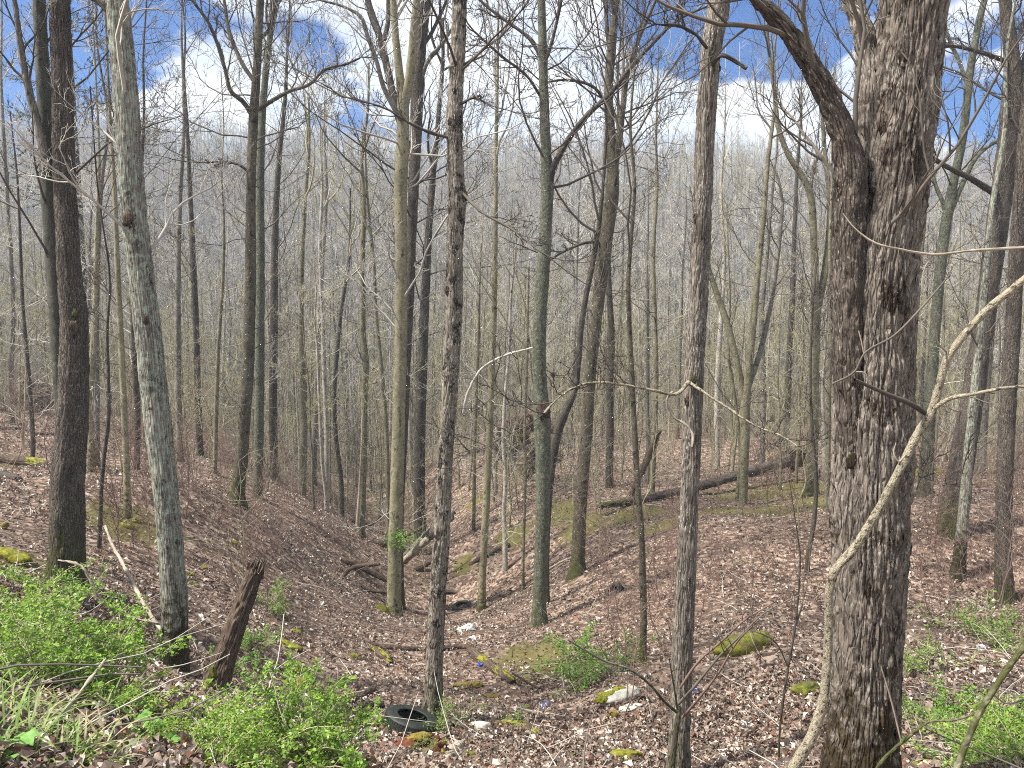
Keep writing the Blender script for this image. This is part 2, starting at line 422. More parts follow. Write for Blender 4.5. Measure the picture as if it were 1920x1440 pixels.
for az in (-1.3, -.65, 0, .65, 1.3):
    lf = 1.0 if az < -.3 else .88 if az < .3 else .74
    for d, z in ((80, -9.3), (115, 0), (165, 20), (225, 41), (300, 40), (450, 22), (800, 8)):
        zz_ = z * (lf if z > 0 else 1) + (3 if abs(az) > 1 and d < 120 else 0)
        pts.append(np.array([az * d, d, zz_]))
for (px, py, d, w, l, r) in ((850, 1130, 23.6, 2.6, 1.1, 1.6), (778, 1062, 31, 2.8, 2.4, 2.6), (708, 990, 39, 3., 2.7, 2.9), (652, 915, 50, 3.6, 2.6, 2.6)):
    q = W(px, py, d); pts += [q, q + np.array([-w, -w * .3, l]), q + np.array([w, w * .3, r])]
pts = np.array(pts)
def _phi(r2): return np.where(r2 > 1e-12, .5 * r2 * np.log(np.maximum(r2, 1e-12)), 0)
_x = pts[:, :2]; _n = len(pts)
_K = _phi(((_x[:, None] - _x[None]) ** 2).sum(-1)) + np.eye(_n) * .6
_P = np.concatenate([np.ones((_n, 1)), _x], 1)
_A = np.block([[_K, _P], [_P.T, np.zeros((3, 3))]])
_w = np.linalg.solve(_A, np.concatenate([pts[:, 2], np.zeros(3)]))
def H(x, y, detail=True):
    x = np.asarray(x, float); y = np.asarray(y, float); sh = x.shape
    q = np.stack([x.ravel(), y.ravel()], -1)
    out = np.empty(len(q))
    for i in range(0, len(q), 40000):
        b = q[i:i + 40000]
        out[i:i + 40000] = _phi(((b[:, None] - _x[None]) ** 2).sum(-1)) @ _w[:_n] + _w[_n] + b @ _w[_n + 1:]
    r = np.hypot(q[:, 0], q[:, 1])
    if detail:
        z0 = np.zeros(len(q))
        out = out + .10 * fbm(np.stack([q[:, 0] * .55, q[:, 1] * .55, z0], -1), 4) * np.clip(r / 6, .2, 1) \
                  + np.clip((r - 25) / 60, 0, 1.5) * fbm(np.stack([q[:, 0] * .06, q[:, 1] * .06, z0 + 5], -1), 3)
    return out.reshape(sh)
def G(px, py, d0=3., d1=120.):
    """where the sight line through a pixel meets the ground"""
    d = np.geomspace(d0, d1, 400)
    p = np.array([W(px, py, x) for x in d])
    below = p[:, 2] <= H(p[:, 0], p[:, 1])
    i = int(np.argmax(below)) if below.any() else len(d) - 1
    q = p[i].copy(); q[2] = H(q[0], q[1]); return q
def gn_norm(x, y, e=.25):
    n = np.array([-(H(x + e, y) - H(x - e, y)) / (2 * e), -(H(x, y + e) - H(x, y - e)) / (2 * e), 1.0]); return n / np.linalg.norm(n)

sx = np.linspace(-1, 1, 330); sy = np.linspace(0, 1, 420)
gx = np.sign(sx) * (np.abs(sx) * 14 + 900 * np.abs(sx) ** 4.5)
gy = -60 * (1 - sy) ** 6 + 30 * sy + 1000 * sy ** 5
X, Y = np.meshgrid(gx, gy)
Z = H(X, Y)
MOSS = [(1000, 1235, 1.0), (1040, 1260, .9), (960, 1005, .9), (1430, 930, 2.5), (1330, 955, 1.8), (1500, 950, 1.6), (870, 1060, .6), (1100, 985, 1.2), (250, 990, 1.2), (1050, 960, 1.3), (900, 935, .9), (1490, 915, 2), (1420, 960, 1.6), (1540, 940, 1.4), (1200, 965, 1.3), (230, 882, 1.2), (30, 870, 1.2), (40, 1060, .7), (1230, 990, 1.0)]
mossp = [(G(a, b), r) for a, b, r in MOSS]
mossf = np.zeros(X.shape)
for p, r in mossp: mossf = np.maximum(mossf, np.exp(-((X - p[0]) ** 2 + (Y - p[1]) ** 2) / r ** 2) * .95)
acc = Acc()
ny, nx = X.shape
ii = (np.arange(ny - 1)[:, None] * nx + np.arange(nx - 1)[None]).ravel()
acc.add(np.stack([X, Y, Z], -1), np.stack([ii, ii + 1, ii + nx + 1, ii + nx], -1), col=np.stack([mossf.ravel()] * 3, -1))
tag(acc.build('forest_floor', M['floor']), kind='structure')
ZMIN, ZMAX = float(Z.min()), float(Z.max())
del X, Y, Z

# ------------------------------------------------------------------ branches
def grow(rng, S, D, L, R0, n, up, wob, tip=.25):
    P = [S]; d = nrm(D); p = S; st = (L / n)[:, None]
    for i in range(n):
        d = nrm(d + rng.normal(0, wob, d.shape) + np.array([0, 0, up]))
        p = p + d * st; P.append(p)
    P = np.stack(P, 1)
    R = R0[:, None] * np.linspace(1, tip, n + 1)[None]
    return P, R
def spawn(rng, P, R, L, k, ang, lr, rr, tmin, rmin, outl=0):
    B, n, _ = P.shape
    t = tmin + (1 - tmin) * (np.arange(k)[None] + rng.random((B, k))) / k * .98
    f = t * (n - 1); i = np.minimum(f.astype(int), n - 2); fr = (f - i)[..., None]
    bi = np.arange(B)[:, None]
    S = P[bi, i] * (1 - fr) + P[bi, i + 1] * fr
    T = nrm(P[bi, i + 1] - P[bi, i])
    pr = nrm(np.cross(T, rng.normal(size=T.shape)))
    a = ang * rng.uniform(.7, 1.25, (B, k, 1))
    D = T * np.cos(a) + pr * np.sin(a)
    LL = L[:, None] * lr * rng.uniform(.55, 1.2, (B, k)) * (1.15 - .6 * t)
    RR = np.maximum((R[bi, i] * (1 - fr[..., 0]) + R[bi, i + 1] * fr[..., 0]) * rr, rmin)
    return S.reshape(-1, 3), D.reshape(-1, 3), LL.ravel(), RR.ravel()
def crown(acc, rng, S, D, L, R0, lv, rmin=.005, up=.10, wob=.16):
    """lv: list of (segments, sides, children, angle, length ratio)"""
    tips = None
    for (n, sides, k, ang, lr) in lv:
        P, R = grow(rng, S, D, L, R0, n, up, wob)
        acc.tube(P, R, sides)
        tips = (P, R)
        if k == 0: break
        S, D, L, R0 = spawn(rng, P, R, L, k, ang, lr, .62, .25, rmin)
    return tips
LV3 = [(7, 4, 6, .75, .5), (5, 3, 5, .7, .5), (3, 3, 0, 0, 0)]
LV4 = [(9, 4, 7, .75, .5), (6, 3, 5, .72, .52), (4, 3, 3, .7, .5), (2, 3, 0, 0, 0)]

def smooth_path(P, R, m):
    """Catmull-Rom through the points, m samples"""
    P = np.asarray(P, float); R = np.asarray(R, float)
    s = np.concatenate([[0], np.cumsum(np.linalg.norm(np.diff(P, axis=0), axis=1))])
    D = np.gradient(P, s, axis=0)
    q = np.linspace(0, s[-1], m); i = np.clip(np.searchsorted(s, q) - 1, 0, len(s) - 2)
    h = (s[i + 1] - s[i]); t = ((q - s[i]) / h)[:, None]; h = h[:, None]
    p = (2 * t ** 3 - 3 * t ** 2 + 1) * P[i] + (t ** 3 - 2 * t ** 2 + t) * h * D[i] + (-2 * t ** 3 + 3 * t ** 2) * P[i + 1] + (t ** 3 - t ** 2) * h * D[i + 1]
    return p, np.interp(q, s, R), q
def barktube(acc, P, R, sides, rows, cell=.03, aspect=4., depth=.01, flare=0., seed=1., lump=.05, bko=None):
    p, r, q = smooth_path(P, R, rows)
    rm = float(np.mean(R)); nu = max(5, int(2 * math.pi * rm / cell))
    def rmod(th, seg, R_, RR):
        u = np.broadcast_to(th / (2 * math.pi) * nu, RR[0].shape).copy(); v = np.broadcast_to(seg[0][:, None] / (cell * aspect), RR[0].shape).copy()
        c3 = np.stack([np.cos(th) * 1. + 0 * v, np.sin(th) * 1. + 0 * v, v * cell * aspect / max(rm, .02) * .5 + seed * 7], -1)
        out = RR[0] * (1 + lump * fbm(c3 * 1.3, 3))
        if depth > 0:
            u = u + .55 * fbm(np.stack([np.cos(th) * nu * .12 + 0 * v, np.sin(th) * nu * .12 + 0 * v, v * .6 + seed], -1), 3)
            v = v + (np.floor(u) * 0.37) + seed
            e = np.clip(vor_edge(u, v, nu) / .42, 0, 1); e = e * e * (3 - 2 * e)
            out = out + depth * (e - .5) + depth * .35 * fbm(np.stack([np.cos(th) * nu * .6 + 0 * v, np.sin(th) * nu * .6 + 0 * v, v * 2], -1), 2)
        if flare > 0:
            s = seg[0][:, None]
            ro = .5 + .5 * np.cos(th[None] * 4 + seed) * .7 + .25 * np.cos(th[None] * 7 + seed * 2)
            out = out * (1 + flare * np.exp(-np.maximum(s - .35, 0) / (.9 * rm + .06)) * (.45 + ro * .75))
        return out[None]
    acc.tube(p, r, sides, rmod=rmod, bko=bko if bko is not None else 0)
    return p, r

def pxpath(path, d, dd=0.):
    n = len(path); P, R = [], []
    for i, (x, y, w) in enumerate(path):
        di = d + dd * i / max(1, n - 1)
        P.append(W(x, y, di)); R.append(w * scale_at(y, di) / 2)
    return np.array(P), np.array(R)

TREES = []
def hero(name, label, cat, d, path, bmat, tmat, limbs=(), cell=.03, aspect=4., depth=.008, flare=.35, side=None, top=17., nbr=10, brng=(.35, 1.), brl=(1.2, 3.2), seed=1, sides=None, rows=None, group=None, bump=None, knots=(), lean=0., wscale=1.):
    """a tree seen in the photograph: path = (x, y, width) in photograph pixels from base to the top of the frame, at distance d"""
    rng = np.random.default_rng(seed + 100)
    P, R = pxpath(path, d, lean); R = R * wscale
    base = P[0].copy(); gz = float(H(base[0], base[1]))
    base[2] = gz
    # root end below ground, top carried on above the frame
    P0 = P[0] + (P[0] - P[1]) / np.linalg.norm(P[0] - P[1]) * .0
    P0[2] = min(gz, P[0][2]) - .35
    ext, er = [], []
    up = nrm(P[-1] - P[-3]); up = nrm(up * .5 + np.array([0, 0, .6])); c = P[-1]; r = R[-1]
    while c[2] - gz < top - .1:
        c = c + up * 1.5 + rng.normal(0, .06, 3); r = max(.012, r * (.86 if top - (c[2] - gz) > 4 else .7)); ext.append(c); er.append(r)
    PP = np.array([P0, *P, *ext]) if ext else np.array([P0, *P]); RR = np.array([R[0], *R, *er])
    root = empty(name, base, label, cat, group)
    wpx = max(w for _, _, w in path)
    sd = sides or int(np.clip(wpx * .9, 8, 60)); rw = rows or int(np.clip(len(PP) * 10, 50, 240))
    a = Acc(); p, r = barktube(a, PP - base, RR, sd, rw, cell, aspect, depth, flare, seed)
    a.build('trunk', M[bmat], root)
    br = Acc()
    for li in limbs:
        lp = li[0]
        Q, q = pxpath(lp, li[1], li[2])
        a = Acc(); lp_, lr_ = barktube(a, Q - base, q, int(np.clip(max(w for _, _, w in lp) * .9, 6, 40)), max(14, len(lp) * 9), cell, aspect, depth * .7, 0, seed + 3, bko=seed * 3.3 + 5)
        lm = li[3] if len(li) > 3 else bmat
        a.build('limb', M[lm], root)
        if len(li) < 5 or li[4]:
            nb = 7
            S, D, L, R0 = spawn(rng, lp_[None], lr_[None], np.array([np.linalg.norm(lp_[-1] - lp_[0])]), nb, .7, .45, .5, .35, .006)
            crown(br, rng, S, D, L, np.minimum(R0, .02), LV3, rmin=.0042 if d < 12 else .0065)
            e = lp_[-1:]; crown(br, rng, np.repeat(e, 2, 0), nrm(lp_[-1] - lp_[-4])[None] + rng.normal(0, .3, (2, 3)), np.array([1.5, 1.2]), np.full(2, lr_[-1] * .8), LV3)
    if nbr:
        n = len(p); t = rng.uniform(*brng, nbr) ; i = (t * (n - 2)).astype(int)
        az = rng.uniform(0, 2 * math.pi, nbr); el = rng.uniform(.15, .8, nbr)
        D = np.stack([np.cos(az) * np.cos(el), np.sin(az) * np.cos(el) * .8, np.sin(el)], -1)
        hgt = p[i][:, 2]
        L = rng.uniform(*brl, nbr) * np.clip(hgt / 7, .5, 1.4)
        crown(br, rng, p[i], D, L, np.clip(r[i] * .2, .006, .03), LV4 if d < 23 else LV3, rmin=.0042 if d < 12 else .0065 if d < 20 else .008, wob=.2)
        if d > 12 and P[-1][2] - gz > 5:      # thin low twigs
            k = 9; i = rng.integers(int(n * .12), int(n * .5), k); az = rng.uniform(0, 2 * math.pi, k)
            D = np.stack([np.cos(az), np.sin(az) * .7, rng.uniform(-.1, .6, k)], -1)
            crown(br, rng, p[i], D, rng.uniform(.8, 2.6, k), np.full(k, .009 if d < 18 else .012), LV3, rmin=.005, wob=.22)
        # top of the crown
        k = 6; i = rng.integers(int(n * .72), n - 1, k)
        D = np.stack([rng.normal(0, .6, k), rng.normal(0, .6, k), rng.uniform(.6, 1.2, k)], -1)
        crown(br, rng, p[i], D, rng.uniform(2., 4.5, k), np.clip(r[i] * .6, .01, .06), LV3)
    if br.n: br.build('crown', M[tmat], root)
    for (kx, ky, kr, km) in knots:
        c = W(kx, ky, d) - base
        rad = kr * scale_at(ky, d)
        j = np.argmin(np.abs(p[:, 2] - c[2]))
        c = np.array([p[j][0] + np.clip(c[0] - p[j][0], -r[j] * .8, r[j] * .8), p[j][1], c[2]]); oo = abs(c[0] - p[j][0]) / r[j]
        c = c + np.array([0, -r[j] * math.sqrt(max(.1, 1 - oo * oo)) * .97, 0])
        blob('knot', c, (rad * .75, rad * .26, rad * 1.1), M[km], root, rough=.45, seed=seed + int(kx), res=18, freq=2.2)
    TREES.append((base[0], base[1], max(R), path[0][0], label))
    return root

def blob_mesh(acc, c, s, rough=.25, seed=1, res=20, freq=1.6, flat=0., mat=0, rot=None, oct=4):
    th = np.linspace(0, math.pi, res); ph = np.arange(res * 2) / (res * 2) * 2 * math.pi
    T, F = np.meshgrid(th, ph, indexing='ij')
    u = np.stack([np.sin(T) * np.cos(F), np.sin(T) * np.sin(F), np.cos(T)], -1)
    r = 1 + rough * fbm(u * freq + seed * 5.3, oct)
    v = u * r[..., None]
    if flat: v[..., 2] = np.where(v[..., 2] > flat, flat + (v[..., 2] - flat) * .25, v[..., 2])
    v = v * np.array(s)
    if rot is not None: v = v @ rot.T
    v = v + np.array(c)
    m = res * 2
    i = np.arange(res - 1)[:, None] * m; j = np.arange(m)[None]; j2 = (j + 1) % m
    acc.add(v, np.stack([i + j, i + m + j, i + m + j2, i + j2], -1).reshape(-1, 4), mat=mat)
def blob(name, c, s, m, parent=None, **k):
    a = Acc(); blob_mesh(a, (0, 0, 0), s, **k)
    return a.build(name, m, parent, loc=tuple(c))
def rotz(a): return np.array([[math.cos(a), -math.sin(a), 0], [math.sin(a), math.cos(a), 0], [0, 0, 1]])
def frame_from(n, az=0.):
    n = n / np.linalg.norm(n); x = np.cross([0, 1, 0], n); x /= np.linalg.norm(x); y = np.cross(n, x)
    return np.stack([x, y, n], 1) @ rotz(az)

# ------------------------------------------------------------------ trees one can tell apart in the photograph
hero('maple_tree', 'huge old maple with shaggy grey bark and pale lichen, thickest trunk in view', 'tree', 5.0,
     [(1614, 1512, 150), (1614, 1440, 147), (1618, 1370, 138), (1622, 1280, 131), (1626, 1180, 131), (1630, 1060, 146), (1632, 960, 153), (1635, 860, 155), (1638, 760, 153), (1640, 660, 150), (1644, 560, 150), (1652, 470, 148), (1664, 390, 146), (1676, 310, 138), (1688, 220, 132), (1698, 130, 130), (1706, 60, 128), (1712, 0, 126), (1722, -90, 120)],
     'maple', 'twig', cell=.027, aspect=7.5, depth=.024, flare=.10, sides=210, rows=310, wscale=.88, top=16, nbr=5, brng=(.75, 1), seed=2, limbs=[
     ([(1604, 900, 36), (1598, 800, 48), (1592, 690, 56), (1590, 580, 58), (1591, 480, 58), (1593, 390, 56), (1593, 320, 54), (1581, 255, 43), (1550, 178, 37), (1513, 112, 33), (1470, 50, 28), (1423, 2, 20), (1378, -50, 15), (1300, -130, 10)], 4.93, -.08, 'mapledark'),
     ([(1650, 430, 50), (1640, 300, 60), (1634, 190, 56), (1627, 105, 42), (1613, 40, 31), (1594, 0, 26), (1565, -60, 20), (1530, -150, 12)], 4.95, .3)],
     knots=[(1590, 668, 12, 'maple'), (1573, 855, 13, 'maple'), (1588, 640, 14, 'palewood'), (1572, 245, 13, 'deadwood')])
hero('bare_tree', 'lichen-covered grey tree leaning left, beside the broken leaning stump', 'tree', 9.0,
     [(325, 1282, 54), (327, 1250, 48), (328, 1180, 46), (325, 1100, 45), (319, 1010, 43), (310, 920, 43), (299, 820, 46), (288, 720, 46), (276, 610, 46), (265, 520, 44), (253, 420, 44), (244, 310, 43), (238, 210, 43), (230, 110, 41), (219, 0, 39), (209, -90, 36)],
     'lichen', 'twig_pale', cell=.030, aspect=7, depth=.011, flare=.2, sides=84, rows=260, top=17, nbr=9, brng=(.3, .62), seed=3, lean=.3,
     limbs=[([(215, 40, 18), (195, 5, 20), (160, -12, 16), (120, -16, 12), (60, -60, 8)], 9.3, .1, 'ridged')],
     knots=[(236, 412, 14, 'deadwood'), (268, 600, 10, 'deadwood')])
hero('bare_tree', 'dark rough-barked double trunk with a healed scar, left of the lichen-covered leaning tree', 'tree', 10.0,
     [(125, 1095, 66), (125, 1060, 60), (126, 980, 59), (127, 900, 56), (134, 820, 54), (138, 740, 51), (139, 660, 48), (138, 590, 46), (132, 530, 40), (126, 440, 38), (122, 350, 37), (118, 220, 35), (115, 110, 34), (112, 0, 34), (108, -80, 32)],
     'ridged', 'twig_dark', cell=.026, aspect=4, depth=.013, flare=.2, sides=84, rows=240, top=18, nbr=8, brng=(.4, .65), seed=4, limbs=[
     ([(119, 860, 20), (117, 780, 22), (112, 690, 26), (106, 590, 26), (101, 500, 28), (94, 400, 27), (88, 300, 27), (84, 200, 25), (78, 100, 23), (73, 0, 22), (68, -80, 20)], 10.05, .2, 'smoothdark'),
     ([(88, 320, 16), (76, 255, 15), (57, 180, 13), (44, 120, 11), (34, 50, 9), (27, 0, 8), (15, -70, 6)], 10.0, -.2, 'mid_grey')],
     knots=[(148, 615, 14, 'deadwood'), (150, 590, 9, 'ridged')])
hero('bare_tree', 'straight mottled brown trunk rising behind the tyre, black scars down its bark', 'tree', 9.35,
     [(812, 1348, 40), (813, 1300, 34), (815, 1230, 32), (819, 1140, 31), (826, 1040, 31), (831, 950, 28), (835, 860, 27), (841, 760, 29), (847, 660, 31), (851, 560, 32), (853, 460, 30), (857, 380, 33), (853, 300, 29), (853, 210, 28), (858, 110, 27), (862, 0, 26), (866, -80, 24)],
     'furrow', 'twig_dark', cell=.026, aspect=7, depth=.010, flare=.18, sides=64, rows=280, top=17, nbr=9, brng=(.45, .66), brl=(1.2, 2.6), seed=5, knots=[(870, 368, 9, 'furrow'), (842, 545, 8, 'deadwood'), (846, 230, 7, 'deadwood')],
     limbs=[([(838, 258, 6), (812, 250, 6), (770, 232, 5), (725, 205, 4), (640, 180, 3)], 9.3, -.3, 'twig_dark'), ([(863, 195, 5), (890, 183, 4), (905, 190, 3)], 9.3, -.2, 'twig_dark'),
            ([(866, 360, 6), (900, 395, 5), (960, 430, 4), (1010, 470, 3)], 9.3, -.5, 'twig'), ([(868, 775, 5), (880, 730, 5), (905, 690, 5), (960, 662, 4), (1000, 652, 3)], 9.3, -.4, 'twig_pale', False)])
hero('bare_tree', 'tall straight ash-grey trunk just left of the huge maple', 'tree', 7.5,
     [(1272, 1478, 46), (1273, 1420, 41), (1276, 1330, 37), (1279, 1230, 37), (1285, 1100, 36), (1291, 960, 33), (1297, 830, 33), (1301, 720, 34), (1307, 600, 34), (1312, 500, 34), (1317, 390, 33), (1322, 260, 34), (1328, 160, 34), (1335, 80, 37), (1346, 20, 39), (1356, -60, 38), (1375, -160, 34)],
     'ash', 'twig_dark', cell=.024, aspect=8, depth=.011, flare=.15, sides=76, rows=300, top=15, nbr=5, brng=(.55, .75), brl=(1., 2.2), seed=6,
     knots=[(1297, 712, 10, 'ash'), (1287, 750, 8, 'deadwood'), (1301, 410, 7, 'deadwood'), (1345, 130, 7, 'deadwood')], limbs=[
     ([(1292, 716, 8), (1270, 738, 5), (1225, 732, 4.5), (1170, 722, 4.5), (1110, 718, 4), (1070, 730, 4), (1040, 752, 3.5), (1020, 775, 3)], 7.4, -.7, 'sapling_pale', True),
     ([(1294, 718, 7), (1330, 742, 4.5), (1375, 772, 4), (1420, 800, 3.5), (1470, 820, 3), (1505, 845, 2)], 7.4, -.9, 'sapling_pale', True),
     ([(1262, 735, 5), (1252, 745, 5), (1262, 780, 5), (1290, 800, 4), (1299, 815, 4), (1298, 838, 3)], 7.3, -.1, 'palewood', False),
     ([(1335, 120, 10), (1350, 105, 8), (1400, 128, 6)], 7.4, -.2, 'mid_dark', False), ([(1325, 90, 7), (1305, 65, 6), (1275, 50, 6), (1230, 45, 4)], 7.4, -.4, 'mid_dark')])
hero('beech_tree', 'smooth olive-grey trunk with black scars, forking high up, standing at the gully edge', 'tree', 20.0,
     [(739, 1168, 34), (739, 1130, 27), (740, 1040, 25), (743, 950, 25), (746, 850, 24), (749, 740, 23), (751, 640, 23), (752, 540, 23), (752, 440, 23), (751, 350, 24), (755, 270, 25), (756, 210, 22), (748, 130, 15), (741, 60, 13), (737, 0, 12), (733, -60, 10)],
     'beech', 'twig_pale', cell=.05, aspect=3, depth=.004, flare=.3, top=19, nbr=12, brng=(.4, .75), brl=(1.5, 4), seed=7, limbs=[
     ([(756, 215, 16), (764, 170, 17), (772, 110, 17), (777, 50, 15), (781, 0, 14), (788, -70, 11)], 20, -.5),
     ([(752, 225, 10), (738, 200, 10), (722, 170, 9), (706, 115, 8), (690, 70, 8), (675, 30, 7), (650, 15, 5), (600, 0, 4)], 19.8, -.5, 'mid_grey')])
hero('bare_tree', 'dark trunk with spreading upper limbs close behind the smooth forked trunk', 'tree', 22.0,
     [(748, 1005, 17), (750, 950, 15), (755, 850, 15), (759, 750, 17), (763, 640, 18), (768, 540, 18), (772, 440, 18), (776, 340, 20), (780, 250, 22), (783, 160, 24), (788, 80, 24), (796, 0, 24), (803, -70, 22)],
     'ridged', 'twig_dark', cell=.05, aspect=4, depth=.010, top=20, nbr=8, brng=(.5, .75), brl=(1.5, 4), seed=8, limbs=[
     ([(772, 300, 14), (752, 235, 15), (735, 170, 14), (722, 110, 14), (709, 60, 13), (692, 10, 12), (680, -50, 9)], 22, .6),
     ([(720, 75, 9), (727, 45, 9), (728, 0, 8), (730, -50, 7)], 22.2, .2), ([(784, 165, 8), (805, 110, 8), (830, 80, 6), (850, 50, 5)], 22, -.5, 'mid_grey')])
hero('beech_tree', 'slim pale smooth pole with no fork, between the mottled trunk and the snapped green trunk', 'tree', 22.0,
     [(903, 1138, 17), (904, 1100, 14), (907, 1030, 14), (911, 960, 14), (915, 880, 13), (919, 790, 12), (922, 700, 12), (926, 600, 11), (928, 500, 10), (929, 400, 9), (930, 290, 8), (932, 180, 6), (934, 60, 4), (935, 0, 3)],
     'beech', 'twig_pale', cell=.06, depth=.002, top=17, nbr=12, brng=(.35, .75), brl=(1, 2.6), seed=9)
hero('bare_tree', 'green lichened tree with a snapped collar halfway, one long limb reaching up right', 'tree', 16.0,
     [(1012, 1172, 30), (1011, 1130, 25), (1014, 1060, 26), (1017, 980, 26), (1018, 900, 27), (1018, 830, 29), (1016, 780, 32), (1013, 730, 27), (1011, 670, 25), (1012, 600, 25), (1018, 510, 25), (1023, 430, 23), (1026, 345, 24), (1023, 270, 19), (1020, 190, 18), (1018, 110, 17), (1015, 0, 14), (1012, -70, 12)],
     'greenlich', 'twig_dark', cell=.03, aspect=5, depth=.005, top=17, nbr=8, brng=(.5, .75), brl=(1.2, 3), seed=10, knots=[(1018, 768, 15, 'deadwood')], limbs=[
     ([(1030, 350, 14), (1036, 318, 12), (1052, 285, 11), (1075, 248, 10), (1105, 212, 10), (1140, 180, 9), (1180, 130, 8), (1225, 80, 7), (1275, 35, 5), (1330, 10, 4)], 16, -.8, 'mid_dark'),
     ([(1020, 120, 8), (1030, 95, 7), (1043, 45, 6), (1053, 0, 5), (1062, -60, 4)], 16, -.4, 'mid_dark'), ([(1015, 110, 7), (995, 75, 7), (950, 40, 6), (905, 5, 5), (870, -40, 4)], 16, .4, 'mid_dark'),
     ([(1013, 180, 6), (990, 145, 5), (940, 105, 5), (890, 60, 4)], 16, -.4, 'mid_dark')])
hero('bare_tree', 'brown trunk that kinks and leans right from behind the green tree with the snapped collar', 'tree', 17.6,
     [(1026, 1000, 10.9), (1028, 960, 11.7), (1032, 900, 13.3), (1038, 850, 15.6), (1047, 805, 17.9), (1060, 770, 17.2), (1076, 735, 12.5), (1084, 680, 11.7), (1089, 620, 10.9), (1098, 560, 10.1), (1110, 500, 10.1), (1122, 430, 8.6), (1130, 360, 6.2)],
     'mid_dark', 'twig', cell=.05, depth=.006, top=11, nbr=4, brng=(.6, .9), seed=11)
hero('bare_tree', 'dark olive tree flecked with white lichen spots, dividing in three near the clouds', 'tree', 19.0,
     [(1083, 1082, 32), (1084, 1050, 26), (1087, 970, 24), (1093, 890, 23), (1101, 800, 21), (1106, 710, 21), (1114, 630, 22), (1126, 530, 24), (1137, 440, 26), (1147, 370, 26), (1149, 310, 22), (1145, 250, 18), (1141, 170, 17), (1146, 100, 17), (1152, 30, 14), (1156, -40, 12)],
     'olive', 'twig_dark', cell=.04, aspect=3, depth=.007, top=19, nbr=11, brng=(.5, .75), brl=(1.6, 4), seed=12, limbs=[
     ([(1150, 330, 13), (1160, 270, 13), (1168, 200, 11), (1176, 140, 10), (1195, 80, 8), (1225, 10, 6), (1250, -50, 5)], 19, -.6),
     ([(1143, 100, 8), (1138, 55, 8), (1136, 0, 7), (1134, -50, 6)], 19, .3, 'mid_dark'), ([(1150, 300, 7), (1165, 215, 7), (1168, 100, 5), (1166, 0, 4)], 19.2, .5, 'mid_grey'),
     ([(1140, 200, 7), (1115, 165, 6), (1060, 150, 5), (1020, 155, 3)], 19, -.5, 'mid_dark'), ([(1133, 455, 6), (1100, 455, 6), (1060, 470, 5), (1035, 485, 4)], 19, -.8, 'mid_dark')])
hero('bare_tree', 'leafless forked dark tree on the left bank, right of the leaning lichen tree', 'tree', 18.0,
     [(444, 945, 30), (447, 915, 25), (453, 850, 24), (459, 770, 23), (465, 680, 22), (468, 590, 21), (470, 500, 20), (470, 410, 18), (471, 330, 17), (473, 270, 17), (476, 210, 17), (481, 140, 15), (485, 70, 14), (488, 0, 14), (491, -60, 12)],
     'olive', 'twig_dark', cell=.04, aspect=4, depth=.006, top=18, nbr=10, brng=(.4, .7), brl=(1.3, 3.5), seed=13, limbs=[
     ([(472, 215, 9), (455, 190, 9), (436, 175, 8), (422, 130, 7), (405, 75, 7), (392, 45, 6), (360, 0, 5)], 18, -.5), ([(478, 210, 8), (505, 192, 8), (540, 172, 7), (580, 158, 6), (610, 130, 5), (650, 120, 4)], 18, -.6),
     ([(486, 75, 7), (505, 55, 7), (512, 25, 6), (520, 0, 5), (540, -40, 4)], 18, .3), ([(475, 150, 8), (455, 120, 8), (430, 60, 7), (420, 0, 6)], 18, .6), ([(472, 328, 6), (450, 310, 5), (420, 303, 4), (385, 305, 3)], 18, -.4)])
hero('bare_tree', 'green-grey trunk standing directly behind the straight dark forked trunk', 'tree', 23.0,
     [(483, 938, 18), (484, 880, 17), (486, 780, 17), (487, 680, 17), (488, 580, 16), (488, 470, 16), (488, 360, 15), (490, 250, 14), (497, 150, 12), (508, 60, 10), (520, 0, 9)],
     'greenlich', 'twig', cell=.05, depth=.006, top=19, nbr=9, brng=(.4, .8), brl=(1.5, 4), seed=14)
hero('bare_tree', 'near-black straight trunk with its base hidden, right of the green-grey trunk', 'tree', 30.0,
     [(512, 800, 15), (512, 720, 15), (513, 640, 15), (514, 560, 14), (515, 470, 13), (518, 380, 11), (525, 280, 9), (535, 180, 7)],
     'mid_dark', 'twig', cell=.06, depth=.01, top=19, nbr=11, brng=(.4, .9), brl=(1.5, 4.5), seed=15)
hero('bare_tree', 'dark furrowed trunk seen between the forked smooth trunk and the mottled trunk', 'tree', 28.0,
     [(786, 885, 22), (787, 830, 20), (789, 760, 20), (792, 680, 19), (795, 600, 18), (799, 520, 16), (804, 430, 13), (812, 330, 11), (822, 220, 9), (830, 120, 7)],
     'mid_dark', 'twig_dark', cell=.06, depth=.012, top=19, nbr=10, brng=(.4, .9), brl=(1.5, 4), seed=16)
hero('bare_tree', 'slender crooked tree with a splintered broken spike at its foot, left of the gully', 'tree', 26.0,
     [(677, 1020, 16), (679, 960, 13), (681, 880, 13), (683, 800, 12), (684, 720, 12), (686, 685, 14), (681, 640, 12), (680, 560, 11), (680, 460, 10), (683, 380, 8), (678, 300, 6), (690, 200, 5)],
     'mid_olive', 'twig', cell=.06, depth=.006, top=15, nbr=10, brng=(.4, .9), brl=(1, 3), seed=17, limbs=[([(670, 985, 7), (674, 920, 5), (678, 840, 4), (680, 768, 2)], 25.8, 0, 'palewood', False)])
